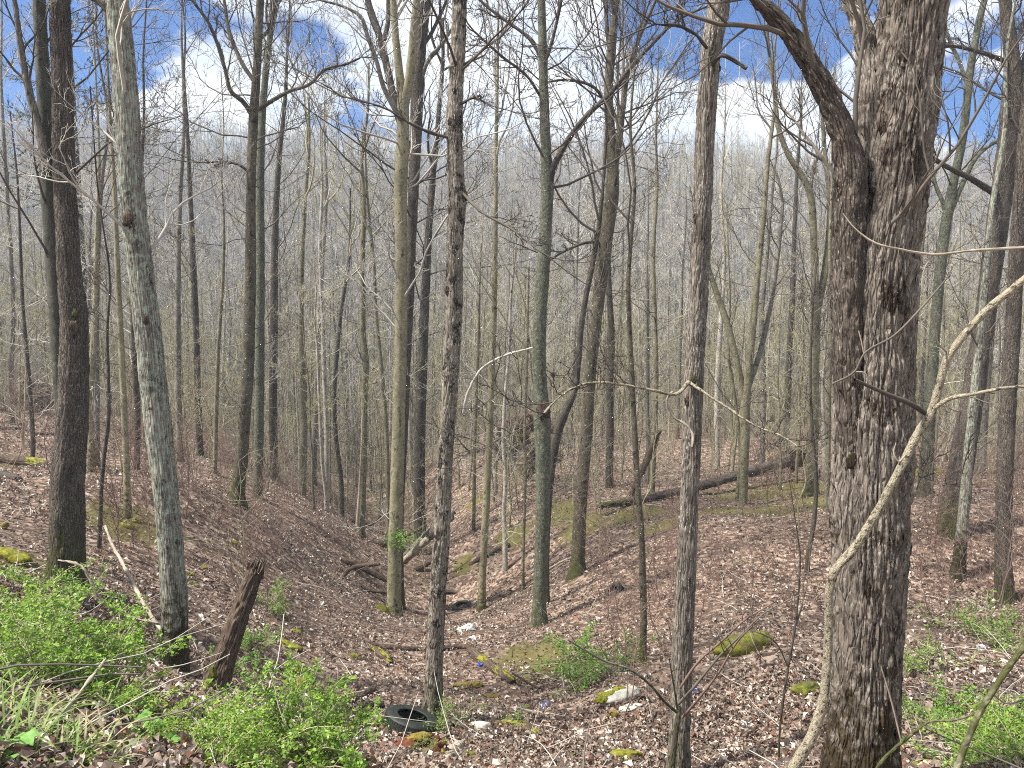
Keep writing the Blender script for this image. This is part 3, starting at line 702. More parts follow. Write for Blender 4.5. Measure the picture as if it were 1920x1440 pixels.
hero('bare_tree', 'dark leaning trunk at the right frame edge with a lower black limb pointing left', 'tree', 16.5,
     [(1786, 980, 50), (1792, 940, 48), (1802, 870, 42), (1816, 790, 39), (1830, 700, 36), (1843, 620, 34), (1855, 530, 34), (1868, 440, 36), (1880, 350, 36), (1890, 270, 36), (1897, 190, 34), (1897, 110, 26), (1890, 50, 22), (1884, 0, 20), (1876, -60, 18)],
     'ridged', 'twig_dark', cell=.035, aspect=3.5, depth=.012, flare=.15, top=18, nbr=9, brng=(.45, .75), brl=(1.5, 4), seed=18, limbs=[
     ([(1866, 362, 14), (1845, 350, 12), (1815, 332, 10), (1785, 318, 9), (1748, 296, 8)], 16.4, -.9, 'mid_dark', False), ([(1898, 200, 18), (1915, 140, 18), (1935, 80, 16), (1950, 0, 14)], 16.6, .3),
     ([(1893, 118, 10), (1860, 105, 8), (1810, 90, 7), (1770, 85, 5)], 16.5, -.8, 'mid_dark')])
hero('bare_tree', 'upright dark brown trunk standing on the leafy slope at far right edge', 'tree', 14.0,
     [(1888, 1142, 44), (1884, 1110, 32), (1881, 1050, 28), (1882, 960, 27), (1885, 860, 27), (1890, 760, 27), (1896, 660, 26), (1902, 560, 25), (1908, 450, 24), (1915, 340, 22), (1924, 220, 20), (1935, 100, 18)],
     'ridged', 'twig_dark', cell=.028, aspect=4, depth=.010, top=16, nbr=6, brng=(.5, .9), seed=19)
hero('bare_tree', 'grey-green curving tree with forked stem seen between the maple and the dark leaning trunk', 'tree', 21.0,
     [(1737, 880, 26), (1740, 830, 22), (1745, 740, 20), (1751, 650, 19), (1758, 560, 18), (1766, 480, 19), (1775, 410, 18), (1788, 340, 16), (1803, 270, 15), (1812, 200, 14), (1818, 140, 14), (1828, 80, 12), (1838, 30, 12), (1846, 0, 11), (1860, -60, 9)],
     'greenlich', 'twig_dark', cell=.05, depth=.004, top=18, nbr=11, brng=(.45, .8), brl=(1.5, 4), seed=20, limbs=[
     ([(1776, 412, 9), (1768, 380, 8), (1755, 350, 7), (1748, 310, 6), (1750, 250, 5)], 21, .4), ([(1782, 400, 9), (1805, 345, 9), (1835, 290, 8), (1880, 255, 6), (1930, 210, 5)], 21, -.3), ([(1816, 165, 8), (1800, 120, 7), (1775, 60, 6), (1765, 0, 5)], 21, .4)])
hero('bare_tree', 'twin-stemmed dark tree close behind the left side of the huge maple', 'tree', 24.0,
     [(1521, 912, 26), (1522, 870, 22), (1524, 790, 20), (1526, 700, 18), (1529, 610, 16), (1528, 540, 14), (1527, 470, 13), (1524, 410, 13), (1518, 360, 12), (1500, 325, 11), (1478, 290, 10), (1460, 240, 9), (1452, 170, 8), (1440, 80, 6)],
     'mid_olive', 'twig_dark', cell=.05, depth=.008, top=18, nbr=9, brng=(.4, .8), brl=(1.5, 4), seed=21, limbs=[
     ([(1530, 600, 12), (1545, 520, 13), (1553, 460, 12), (1556, 380, 10), (1548, 300, 8), (1540, 200, 6)], 24, .3), ([(1518, 360, 7), (1526, 320, 6), (1530, 305, 4)], 24, -.1)])
hero('bare_tree', 'short-based V-shaped tree with stems spreading left and right, right of the ash-grey trunk', 'tree', 23.0,
     [(1392, 1010, 16), (1393, 960, 15), (1395, 890, 16), (1397, 820, 17), (1398, 750, 18), (1405, 680, 14), (1413, 600, 13), (1422, 500, 11), (1432, 400, 10), (1440, 300, 8), (1452, 200, 6)],
     'mid_olive', 'twig', cell=.05, depth=.006, top=15, nbr=7, brng=(.5, .9), brl=(1.2, 3.4), seed=22, limbs=[
     ([(1397, 760, 13), (1385, 700, 14), (1372, 640, 13), (1358, 590, 13), (1342, 545, 11), (1328, 500, 9), (1318, 440, 7)], 23, .3), ([(1400, 735, 11), (1425, 660, 10), (1445, 570, 9), (1458, 480, 8), (1468, 380, 6)], 23, .5, 'mid_grey')])
hero('young_tree', 'thin wavy dark sapling with white flecks left of the ash-grey trunk', 'tree', 11.5,
     [(1208, 1262, 15), (1206, 1220, 13), (1207, 1150, 13), (1205, 1080, 13), (1203, 1010, 12), (1197, 930, 11), (1192, 850, 11), (1188, 770, 10), (1184, 690, 10), (1180, 610, 9), (1178, 530, 8), (1184, 440, 7), (1190, 350, 6), (1182, 240, 5), (1190, 130, 3)],
     'olive', 'twig', cell=.03, depth=.002, flare=.2, top=9, nbr=8, brng=(.4, .9), brl=(.7, 1.8), seed=23)
hero('young_tree', 'pale young beech pole behind the dark double trunk, leftmost of three', 'tree', 16.5,
     [(172, 878, 14), (171, 830, 12), (169, 760, 11), (172, 690, 11), (177, 610, 10), (180, 520, 9), (182, 420, 7), (186, 300, 5)],
     'beech', 'twig_pale', cell=.05, depth=0, flare=.2, top=12, nbr=9, brng=(.3, .9), brl=(.8, 2.4), seed=24, group=None)
hero('young_tree', 'pale straight young beech pole with mossy foot, middle of three behind the double trunk', 'tree', 17.5,
     [(181, 876, 13), (181, 820, 11), (181, 740, 11), (180, 650, 11), (181, 560, 10), (184, 460, 9), (190, 350, 7), (202, 220, 5)],
     'mid_grey', 'twig_pale', cell=.05, depth=0, flare=.2, top=13, nbr=9, brng=(.3, .9), brl=(.8, 2.4), seed=25)
hero('young_tree', 'slim olive young pole touching the left side of the leaning lichen tree', 'tree', 14.5,
     [(240, 962, 14), (238, 900, 12), (235, 820, 11), (231, 730, 11), (227, 640, 11), (223, 560, 10), (219, 470, 9), (215, 360, 8), (208, 250, 6)],
     'beech', 'twig', cell=.05, depth=0, flare=.2, top=11, nbr=9, brng=(.3, .9), brl=(.8, 2.4), seed=26)
hero('young_tree', 'crooked thin sapling leaning in front of the pale young poles', 'tree', 12.5,
     [(183, 1110, 10), (184, 1060, 8), (188, 980, 8), (190, 920, 7), (196, 850, 7), (203, 790, 7), (203, 700, 6), (201, 620, 5), (206, 540, 4)],
     'mid_dark', 'twig', cell=.05, depth=0, flare=.2, top=7, nbr=8, brng=(.3, .95), brl=(.5, 1.6), seed=27)
hero('young_tree', 'dark slim trunk just behind the right side of the leaning lichen tree', 'tree', 20.0,
     [(256, 935, 13), (256, 880, 11), (258, 800, 11), (254, 700, 11), (250, 600, 10), (252, 480, 9), (262, 350, 7), (270, 220, 5)],
     'mid_dark', 'twig', cell=.05, depth=.004, flare=.2, top=14, nbr=9, brng=(.35, .9), brl=(1, 3), seed=28)
for k, (d, pth, bm, tm, lab, tp) in enumerate([
    (28, [(372, 770, 12), (370, 700, 12), (367, 600, 11), (362, 480, 10), (356, 350, 8), (350, 220, 6)], 'mid_dark', 'twig', 'dark trunk standing alone above the leafy left bank, left of the forked tree', 17),
    (25, [(336, 800, 12), (334, 720, 11), (333, 620, 11), (334, 500, 10), (338, 360, 8), (345, 230, 6)], 'mid_grey', 'twig', 'grey trunk just right of the leaning lichen tree, its foot on the left bank', 17),
    (24, [(403, 905, 9), (404, 830, 8), (406, 740, 8), (410, 640, 7), (418, 520, 6), (420, 420, 4)], 'mid_olive', 'twig_olive', 'thin bent pole on the leafy left bank, left of the forked tree', 12),
    (29, [(567, 955, 15), (568, 870, 14), (570, 780, 13), (568, 690, 13), (564, 600, 11), (566, 500, 9), (572, 380, 7), (580, 260, 5)], 'mid_olive', 'twig_olive', 'mossy multi-limbed trunk at the left lip of the gully', 15),
    (31, [(612, 965, 9), (613, 900, 9), (612, 800, 9), (608, 700, 9), (605, 590, 8), (600, 470, 7), (604, 340, 5)], 'mid_pale', 'twig_pale', 'pale thin trunk at the head of the gully left of the crooked slender tree', 15),
    (38, [(588, 900, 11), (590, 820, 11), (594, 720, 10), (598, 600, 9), (606, 470, 8), (612, 340, 6)], 'mid_grey', 'twig_olive', 'grey upright trunk far back behind the mossy multi-limbed trunk', 18),
    (34, [(640, 900, 8), (630, 820, 8), (627, 740, 8), (632, 660, 8), (640, 580, 7), (655, 480, 6)], 'mid_dark', 'twig_olive', 'dark stem bending back on itself above the gully', 14),
    (26, [(729, 985, 9), (727, 900, 9), (724, 800, 8), (716, 700, 8), (706, 600, 7), (700, 480, 6)], 'mid_olive', 'twig_olive', 'olive leaning pole just left of the smooth forked trunk', 14),
    (27, [(888, 1000, 7), (889, 930, 7), (890, 850, 6), (893, 740, 6), (898, 620, 5)], 'mid_olive', 'twig_pale', 'short thin stem between the mottled trunk and the slim pale pole', 10),
    (24, [(947, 1010, 10), (945, 960, 8), (948, 900, 8), (944, 830, 8), (946, 760, 7), (955, 650, 6), (958, 560, 5)], 'mid_pale', 'twig_pale', 'pale knobbly stem between the slim pale pole and the snapped green tree', 11),
    (22, [(981, 1040, 6), (983, 970, 6), (985, 900, 6), (984, 800, 5), (988, 700, 5), (990, 600, 4)], 'mid_olive', 'twig_olive', 'whip-thin stem just left of the snapped green tree', 9),
    (28, [(1142, 935, 16), (1143, 880, 14), (1144, 800, 14), (1143, 720, 14), (1147, 640, 13), (1143, 560, 11), (1140, 470, 10), (1150, 350, 8), (1160, 220, 6)], 'mid_dark', 'twig_dark', 'dark upright trunk right of the white-flecked olive tree', 17),
    (27, [(1222, 950, 11), (1224, 880, 11), (1228, 800, 10), (1230, 700, 10), (1228, 600, 9), (1225, 480, 8), (1232, 340, 6)], 'mid_olive', 'twig_olive', 'olive pole rising behind the fallen log, left of the ash-grey trunk', 15),
    (33, [(1345, 880, 10), (1344, 800, 10), (1346, 700, 10), (1352, 600, 9), (1358, 480, 8), (1352, 350, 6)], 'mid_pale', 'twig_pale', 'pale trunk beyond the fallen log, first right of the ash-grey trunk', 17),
    (30, [(1428, 900, 10), (1430, 820, 10), (1432, 720, 9), (1428, 600, 9), (1438, 480, 7), (1450, 340, 5)], 'mid_grey', 'twig_pale', 'grey stem rising past the middle of the fallen log', 15),
    (36, [(1475, 830, 12), (1476, 760, 12), (1480, 660, 11), (1486, 540, 10), (1490, 420, 8), (1496, 300, 6)], 'mid_dark', 'twig', 'dark trunk beyond the root end of the fallen log', 17),
    (20, [(1545, 1060, 12), (1548, 1000, 11), (1551, 920, 10), (1553, 800, 9), (1556, 680, 8)], 'mid_olive', 'twig', 'thin stem hugging the left edge of the huge maple', 11),
    (15.5, [(1516, 1035, 9), (1522, 1005, 8), (1527, 970, 8), (1530, 900, 7), (1524, 820, 6), (1520, 740, 5)], 'mid_dark', 'twig', 'short curved sapling left of the maple with a swept foot', 6),
    (15, [(1795, 1090, 30), (1800, 1040, 22), (1806, 970, 20), (1814, 880, 18), (1825, 760, 17), (1838, 640, 15), (1850, 500, 13), (1862, 380, 10)], 'lichen', 'twig', 'grey leaning stem in front of the dark leaning trunk at right', 14),
    (26, [(1838, 905, 15), (1843, 820, 15), (1850, 720, 14), (1860, 600, 13), (1870, 470, 11), (1885, 330, 9)], 'mid_grey', 'twig_dark', 'grey trunk just behind the dark leaning trunk at right', 17),
    (32, [(1700, 870, 13), (1706, 780, 13), (1712, 660, 12), (1722, 520, 11), (1735, 380, 8), (1740, 250, 6)], 'mid_olive', 'twig_dark', 'olive trunk half hidden by the right edge of the huge maple', 18),
    (24, [(1378, 1005, 8), (1381, 940, 7), (1388, 860, 7), (1380, 760, 6), (1366, 660, 5)], 'mid_olive', 'twig_olive', 'thin leaning stem at the foot of the V-shaped tree', 9),
    (19, [(60, 890, 9), (62, 840, 8), (58, 760, 8), (50, 660, 7), (42, 560, 6), (38, 450, 5)], 'mid_dark', 'twig_pale', 'thin bare stem on the left bank near the mossy rotting log', 9),
    (27, [(22, 790, 10), (20, 700, 10), (24, 600, 9), (20, 480, 8), (12, 350, 7), (5, 220, 6)], 'mid_grey', 'twig_pale', 'slim grey trunk at the left frame edge beyond the upturned roots', 15)]):
    hero('bare_tree' if tp > 9 else 'young_tree', lab, 'tree', d, pth, bm, tm, cell=.06, depth=.004, flare=.25, top=tp, nbr=9, brng=(.3, .92), brl=(.9, 3.2) if tp > 9 else (.5, 1.3), seed=40 + k, sides=9, rows=60)

# pale sapling leaning across the maple
def multi(name, label, cat, d, stem, smat, limbs, tmat='twig', seed=1, base=None, twigs=True, k=5, mainpart='stem', limbpart='branch', rmin=.003, sides=14, depth=.002, ground=True):
    rng = np.random.default_rng(seed)
    P, R = pxpath(stem[0], d, stem[1])
    if ground:
        b = P[0].copy(); b[2] = float(H(b[0], b[1]))
        if P[0][2] > b[2] - .05: P = np.concatenate([[b - np.array([0, 0, .15])], P]); R = np.concatenate([[R[0] * 1.1], R])
    else: b = P[0].copy()
    root = empty(name, b, label, cat)
    a = Acc(); barktube(a, P - b, R, sides, max(30, len(P) * 9), .03, 3, depth, 0, seed, .08); a.build(mainpart, M[smat], root)
    tw = Acc()
    for l in limbs:
        Q, q = pxpath(l[0], d + l[1], l[2])
        a = Acc(); p, r = barktube(a, Q - b, q, 7, max(12, len(Q) * 7), .03, 3, 0, 0, seed, .08); a.build(limbpart, M[l[3]], root)
        if twigs and (len(l) < 5 or l[4]):
            L = np.array([np.linalg.norm(p[-1] - p[0])])
            S, D, LL, R0 = spawn(rng, p[None], r[None], L, k, .7, .35, .6, .3, rmin)
            crown(tw, rng, S, D, LL, R0, [(4, 3, 3, .7, .45), (3, 3, 0, 0, 0)], rmin=rmin * .8)
    if tw.n: tw.build('twig_cluster', M[tmat], root)['kind'] = 'stuff'
    return root
multi('birch_sapling', 'pale slim birch sapling bent across the front of the huge maple', 'sapling', 4.35,
      ([(1468, 1470, 20.4), (1492, 1432, 20.4), (1520, 1385, 19.6), (1542, 1320, 17.8), (1551, 1240, 16.1), (1554, 1170, 15.3), (1557, 1100, 15.3), (1566, 1070, 16.1), (1600, 1030, 15.3), (1640, 968, 15.3), (1685, 885, 15.3), (1722, 812, 15.3), (1745, 775, 16.1), (1762, 720, 13.6), (1775, 675, 13.6), (1800, 638, 13.6), (1850, 582, 13.6), (1900, 540, 12.8), (1960, 490, 11.0), (2040, 420, 6.8)], -.35), 'sapling_pale', [
      ([(1740, 778, 10), (1705, 756, 10), (1660, 738, 8), (1625, 722, 7), (1602, 712, 6)], -.2, -.25, 'twig_dark', False), ([(1752, 765, 9), (1780, 748, 8), (1830, 738, 7), (1880, 728, 6), (1940, 724, 5)], -.25, -.2, 'sapling_pale'),
      ([(1560, 720, 3), (1602, 697, 4), (1620, 664, 4), (1675, 630, 4), (1725, 580, 4), (1760, 540, 3), (1785, 510, 2)], -.2, -.1, 'twig', False), ([(1620, 664, 3), (1615, 640, 2), (1610, 620, 2)], -.2, 0, 'palewood', False),
      ([(1602, 697, 3), (1622, 700, 3), (1629, 718, 2)], -.2, 0, 'palewood', False), ([(1775, 660, 4), (1758, 642, 4), (1752, 610, 3), (1745, 580, 2)], -.25, -.2, 'palewood', False), ([(1700, 850, 3), (1685, 865, 3), (1676, 850, 2), (1680, 830, 2)], -.2, 0, 'palewood', False)], seed=61, sides=22)
multi('hanging_branch', 'long thin pale twig arching in from the right across the maple trunk', 'branch', 4.2,
      ([(1960, 462, 5), (1890, 466, 6), (1820, 470, 5), (1750, 477, 5), (1690, 468, 4), (1640, 455, 4), (1600, 425, 3), (1580, 400, 2)], .1), 'palewood',
      [([(1750, 477, 3), (1735, 500, 2), (1728, 530, 2)], .05, 0, 'palewood', False)], seed=62, ground=False, sides=8)
multi('leafless_shrub', 'bare shrub with long thin forking branches in front of the ash-grey trunk', 'shrub', 6.9,
      ([(1258, 1480, 10.9), (1262, 1420, 10.9), (1268, 1370, 10.2), (1272, 1340, 9.5), (1275, 1325, 6.8)], 0), 'mid_dark', [
      ([(1268, 1335, 6.1), (1245, 1315, 5.4), (1220, 1285, 4.8), (1180, 1255, 4.8), (1130, 1238, 4.1), (1095, 1218, 3.4), (1065, 1200, 2.7)], -.05, -.6, 'mid_grey'),
      ([(1272, 1320, 6.1), (1300, 1290, 5.4), (1345, 1235, 4.1), (1390, 1190, 4.1), (1440, 1145, 2.7), (1500, 1115, 2.0)], -.05, -.8, 'twig'),
      ([(1275, 1290, 5.4), (1310, 1240, 4.8), (1350, 1205, 4.1), (1400, 1160, 3.4), (1450, 1130, 2.0)], -.1, -.4, 'twig_red'), ([(1280, 1345, 5.4), (1310, 1310, 4.8), (1345, 1265, 4.1), (1385, 1200, 3.4), (1420, 1165, 2.0)], -.05, -.9, 'twig_red'),
      ([(1270, 1330, 4.1), (1264, 1290, 3.4), (1258, 1255, 2.7), (1255, 1235, 2.0)], -.1, -.2, 'mid_grey')], seed=63, k=7)
multi('dry_sapling', 'thin dark sapling rising left of the maple with an upright whip', 'sapling', 7.2,
      ([(1462, 1372, 4.2), (1470, 1300, 4.9), (1480, 1240, 4.2), (1490, 1180, 4.2), (1498, 1100, 3.5), (1500, 1040, 2.8), (1492, 980, 2.1), (1480, 900, 1.4)], 0), 'mid_dark',
      [([(1484, 1230, 2.8), (1510, 1260, 2.1), (1520, 1285, 1.4)], 0, -.1, 'twig'), ([(1478, 1250, 2.8), (1450, 1200, 2.8), (1405, 1180, 2.1)], 0, -.2, 'twig'), ([(1490, 1180, 2.8), (1512, 1100, 2.1), (1520, 1020, 1.4)], 0, .1, 'twig')], seed=64, sides=7)
multi('fallen_branch', 'brown leaning stick crossing the lower right corner', 'branch', 3.9,
      ([(1945, 1180, 10), (1920, 1212, 11), (1895, 1245, 11), (1865, 1290, 11), (1840, 1330, 11), (1815, 1385, 12), (1790, 1450, 12)], -.1), 'mid_olive',
      [([(1860, 1300, 4), (1885, 1318, 3), (1930, 1310, 3)], 0, 0, 'twig', False)], seed=65, ground=False, sides=10)
multi('fallen_branch', 'thin brown twig lying across the foot of the maple', 'branch', 4.2,
      ([(1630, 1460, 5), (1660, 1420, 6), (1700, 1385, 6), (1740, 1355, 5), (1790, 1350, 4), (1850, 1330, 3)], 0), 'mid_olive', [([(1690, 1392, 3), (1670, 1310, 3), (1652, 1250, 2)], -.02, 0, 'palewood', False)], seed=66, ground=False, sides=7)

# ------------------------------------------------------------------ trees that fill the hollow, copied from a few of each kind
def proto(seed, h, r, bmat, tmat, label, group, nb, first, spread, lv, rmin, wob=.055, fork=None, single=False, sides=9):
    rng = np.random.default_rng(seed)
    n = 12; z = np.linspace(-.5, h, n)
    P = np.stack([np.cumsum(rng.normal(0, wob, n)), np.cumsum(rng.normal(0, wob, n)), z], -1); P[:, :2] -= P[1, :2]
    R = r * np.linspace(1, .10, n) ** .85; R[0] *= 1.05
    tr = Acc(); p, rr = barktube(tr, P, R, sides, 40, .06, 4, .006 if r > .08 else 0, .35, seed, .06)
    cr = Acc()
    if fork:
        S = p[int(len(p) * fork)][None]; D = np.array([[rng.normal(0, .5), rng.normal(0, .5), 1.]])
        Pf, Rf = grow(rng, S, D, np.array([h * (1 - fork) * .95]), np.array([rr[int(len(p) * fork)] * .75]), 10, .12, .05, .12)
        tr.tube(Pf, Rf, 7)
        S2, D2, L2, R2 = spawn(rng, Pf, Rf, np.array([h * .28]), nb // 2, .75, .9, .4, .15, rmin)
        crown(cr, rng, S2, D2, L2, R2, lv, rmin)
    t = rng.uniform(first, .97, nb); i = (t * (len(p) - 1)).astype(int)
    az = np.arange(nb) * 2.4 + rng.uniform(0, 1, nb); el = rng.uniform(.25, 1.0, nb)
    D = np.stack([np.cos(az) * np.cos(el), np.sin(az) * np.cos(el), np.sin(el)], -1)
    L = spread * rng.uniform(.6, 1.2, nb) * (1.25 - .75 * t)
    crown(cr, rng, p[i], D, L, np.clip(rr[i] * .4, rmin, .07), lv, rmin, up=.12)
    if single:
        o = Acc()
        for a, m in ((tr, 0), (cr, 1)):
            for q in a.Q: pass
        tr.Q += [q + tr.n for q in cr.Q]; tr.mq += [np.full(len(q), 1) for q in cr.mq]
        tr.V += cr.V; tr.bk += cr.bk; tr.col += cr.col; tr.n += cr.n
        o = tr.build('bare_tree', [M[bmat], M[tmat]])
        return tag(o, label, 'tree', group)
    root = empty('bare_tree', (0, 0, 0), label, 'tree', group)
    tr.build('trunk', M[bmat], root); cr.build('crown', M[tmat], root)
    return root
LVM = [(7, 4, 7, .7, .5), (5, 3, 5, .7, .5), (3, 3, 3, .7, .55), (2, 3, 0, 0, 0)]
LVL = [(6, 3, 6, .7, .5), (4, 3, 4, .7, .5), (3, 3, 0, 0, 0)]
kinds = [
    proto(201, 15, .12, 'mid_grey', 'twig_pale', '', '', 14, .35, 3.2, LVM, .010),
    proto(202, 17, .15, 'mid_dark', 'twig', '', '', 14, .42, 3.6, LVM, .010, fork=.5),
    proto(203, 13, .085, 'mid_olive', 'twig_olive', '', '', 14, .25, 2.6, LVM, .010),
    proto(204, 16, .11, 'mid_pale', 'twig_pale', '', '', 13, .35, 3.2, LVM, .010),
    proto(205, 14, .10, 'beech', 'twig_olive', '', '', 14, .25, 3.0, LVM, .010, fork=.4),
    proto(206, 18, .17, 'mid_grey', 'twig_pale', '', '', 12, .5, 3.8, LVM, .010),
    proto(207, 10, .07, 'mid_olive', 'twig_olive', '', '', 15, .18, 2.0, LVM, .010, wob=.09),
    proto(208, 9, .06, 'mid_pale', 'twig_pale', '', '', 15, .18, 2.0, LVM, .010, wob=.09)]
klab = ['mid-sized grey tree', 'forked dark tree', 'slim olive tree', 'pale slender tree', 'low-forking olive tree', 'thick grey tree', 'crooked olive young tree', 'crooked pale young tree']
rng = np.random.default_rng(77)
used = [(t[0], t[1], t[3]) for t in TREES]
placed = []
def zone(px):
    return ('in the thicket left of the gully', 'in the thicket behind the gully', 'in the thicket behind the fallen log', 'in the thicket right of the huge maple')[0 if px < 560 else 1 if px < 1050 else 2 if px < 1600 else 3]
tries = 0; NMID = 268
first = [True] * len(kinds)
while len(placed) < NMID and tries < 20000:
    tries += 1
    d = 26 + 62 * rng.random() ** 1.25
    px = rng.uniform(-330, 2250)
    x = (px - 960) / FPX * d
    if any((x - q[0]) ** 2 + (d - q[1]) ** 2 < (1.1 + d * .012) ** 2 for q in used): continue
    # keep the gully mouth and the foreground bank open
    if d < 31 and 660 < px < 900: continue
    used.append((x, d, px))
    k = int(rng.choice(len(kinds), p=[.17, .05, .22, .16, .14, .03, .13, .10]))
    placed.append((x, d, px, k))
MARKS = [(134, 'the double trunk'), (297, 'the leaning lichen tree'), (456, 'the dark forked tree'), (747, 'the smooth forked trunk'), (838, 'the mottled trunk'), (918, 'the slim pale pole'),
         (1017, 'the snapped green tree'), (1101, 'the white-flecked tree'), (1298, 'the ash-grey trunk'), (1397, 'the V-shaped tree'), (1560, "the maple"), (1713, "the maple"), (1814, 'the dark leaning trunk'), (1890, 'the dark brown trunk')]
def where(px):
    if px < 0: return 'beyond the left frame edge'
    if px > 1920: return 'beyond the right frame edge'
    j = sum(px > m[0] for m in MARKS)
    if j == 0: return 'left of the double trunk'
    if j == len(MARKS): return 'right of the dark brown trunk'
    a_, b_ = MARKS[j - 1][1], MARKS[j][1]
    return 'behind the huge maple trunk' if a_ == b_ else 'between %s and %s' % (a_, b_)
def give_labels(items, cat, group):
    """items: (object, label, px); things that still share a label are told apart by their order where they are few"""
    by = {}
    for o, l, px in items: by.setdefault(l, []).append((px, o))
    for l, v in by.items():
        v.sort(key=lambda q: q[0]); n = len(v)
        for i, (px, o) in enumerate(v):
            w = '' if n == 1 or n > 3 else ('left-hand ', 'right-hand ')[i] if n == 2 else ('leftmost ', 'middle ', 'rightmost ')[i]
            tag(o, w + l, cat, group)
xs = np.array([p[0] for p in placed]); ys = np.array([p[1] for p in placed]); zs = H(xs, ys); items = []
for (x, d, px, k), z in zip(placed, zs):
    o = kinds[k] if first[k] else copy_tree(kinds[k])
    first[k] = False
    o.location = (x, d, z); o.rotation_euler = (rng.normal(0, .035), rng.normal(0, .035), rng.uniform(0, 6.28))
    s = rng.uniform(.78, 1.15) * (.62 + .38 * min(1, max(0, (d - 26) / 45))); o.scale = (s, s, s * rng.uniform(.92, 1.1))
    items.append((o, klab[k] + (', near, ' if d < 40 else ', farther, ' if d < 58 else ', distant, ') + where(px), px))
give_labels(items, 'tree', 'bare trees crowding the hollow')

# thin bare saplings between the trunks
def sapling(seed, h, r, mat, single=True):
    rng = np.random.default_rng(seed); a = Acc()
    n = 9; P = np.stack([np.cumsum(rng.normal(0, .05, n)), np.cumsum(rng.normal(0, .05, n)), np.linspace(-.2, h, n)], -1); P[:, :2] -= P[1, :2]
    R = r * np.linspace(1, .2, n)
    p, rr, _ = smooth_path(P, R, 18); a.tube(p, rr, 6)
    S, D, L, R0 = spawn(rng, p[None], rr[None], np.array([h]), 16, .85, .34, .6, .15, .0035)
    crown(a, rng, S, D, L, R0, [(5, 3, 4, .7, .5), (3, 3, 3, .7, .5), (2, 3, 0, 0, 0)], .0035, wob=.2)
    return a.build('bare_sapling', M[mat])
sap = [sapling(301, 3.4, .016, 'twig_olive'), sapling(302, 2.4, .012, 'twig_red'), sapling(303, 4.2, .022, 'twig'), sapling(304, 2.8, .014, 'twig_pale'), sapling(305, 5.0, .028, 'twig_olive'), sapling(306, 1.5, .008, 'twig_red')]
slab = ['slim olive sapling', 'low reddish sapling', 'tall brown sapling', 'pale sapling', 'tall olive sapling', 'short reddish whip']
first = [True] * len(sap); cnt = 0; sit = []
while cnt < 285:
    d = 8.5 + 46 * rng.random() ** 1.2; px = rng.uniform(-250, 2170); x = (px - 960) / FPX * d
    if d < 20 and (480 < px < 1180 or rng.random() < .55): continue
    if any((x - q[0]) ** 2 + (d - q[1]) ** 2 < .8 for q in used[:len(TREES)]): continue
    k = int(rng.integers(len(sap)))
    if d < 13: k = 1 if rng.random() < .4 else 5
    o = sap[k] if first[k] else sap[k].copy()
    if not first[k]: COL.objects.link(o)
    first[k] = False
    o.location = (x, d, float(H(x, d))); o.rotation_euler = (rng.normal(0, .08), rng.normal(0, .08), rng.uniform(0, 6.28))
    s = rng.uniform(.75, 1.25); o.scale = (s, s, s)
    sit.append((o, slab[k] + (', near, ' if d < 20 else ', farther, ' if d < 34 else ', distant, ') + where(px), px))
    cnt += 1
give_labels(sit, 'sapling', 'thin bare saplings in the undergrowth')

# far hillside woods: six kinds stand alone, the rest is one mass
fark = [proto(401 + i, h, r, bm, tm, lab, None, nb, f, sp, LVL, .022, single=True, sides=5) for i, (h, r, bm, tm, lab, nb, f, sp) in enumerate([
    (20, .17, 'mid_pale', 'twig_far', 'lone grey tree standing out on the far hillside behind the ash-grey trunk', 16, .3, 4.),
    (22, .20, 'mid_pale', 'twig_far', 'white-stemmed tree on the far hillside behind the forked smooth trunk', 16, .35, 4.2),
    (19, .15, 'mid_grey', 'twig_pale', 'darker grey bare tree on the far hillside behind the left forked tree', 16, .25, 3.8),
    (17, .13, 'mid_pale', 'twig_far', 'pale low-branched tree on the far hillside behind the snapped green tree', 18, .2, 3.6),
    (21, .18, 'mid_grey', 'twig_bud', 'budding tan tree on the far hillside left of the huge maple', 18, .3, 4.2),
    (16, .12, 'mid_grey', 'twig_far', 'grey bare tree on the far hillside right of the huge maple', 18, .25, 3.5)])]
fark += [proto(411, 14, .065, 'mid_olive', 'twig_olive', 'very thin straight olive pole deep in the hollow behind the slim pale pole', None, 13, .3, 2.0, LVL, .009, single=True, sides=5, wob=.03),
         proto(412, 12, .055, 'mid_pale', 'twig_pale', 'very thin straight pale pole deep in the hollow behind the ash-grey trunk', None, 13, .25, 1.9, LVL, .009, single=True, sides=5, wob=.03)]
for o, (px, d) in zip(fark, ((1370, 112), (690, 105), (420, 100), (1060, 108), (1470, 118), (1790, 110), (985, 52), (1325, 50))):
    x = (px - 960) / FPX * d; o.location = (x, d, float(H(x, d)))
NF = 10000
dd = np.sqrt(rng.uniform(88 ** 2, 300 ** 2, NF)); px = rng.uniform(-700, 2620, NF)
dd = np.where(rng.random(NF) < .3, rng.uniform(86, 160, NF), dd); dd[:1800] = 36 + 56 * rng.random(1800) ** .8
fx = (px - 960) / FPX * dd; fz = H(fx, dd)
idx = rng.choice(6, NF, p=[.24, .18, .16, .16, .12, .14])
ridge = (dd > 200) & (px > 1050); idx[:1800] = rng.choice([6, 7, 2, 3], 1800, p=[.42, .36, .12, .10])
idx = np.where(ridge & (rng.random(NF) < .6), 4, idx)
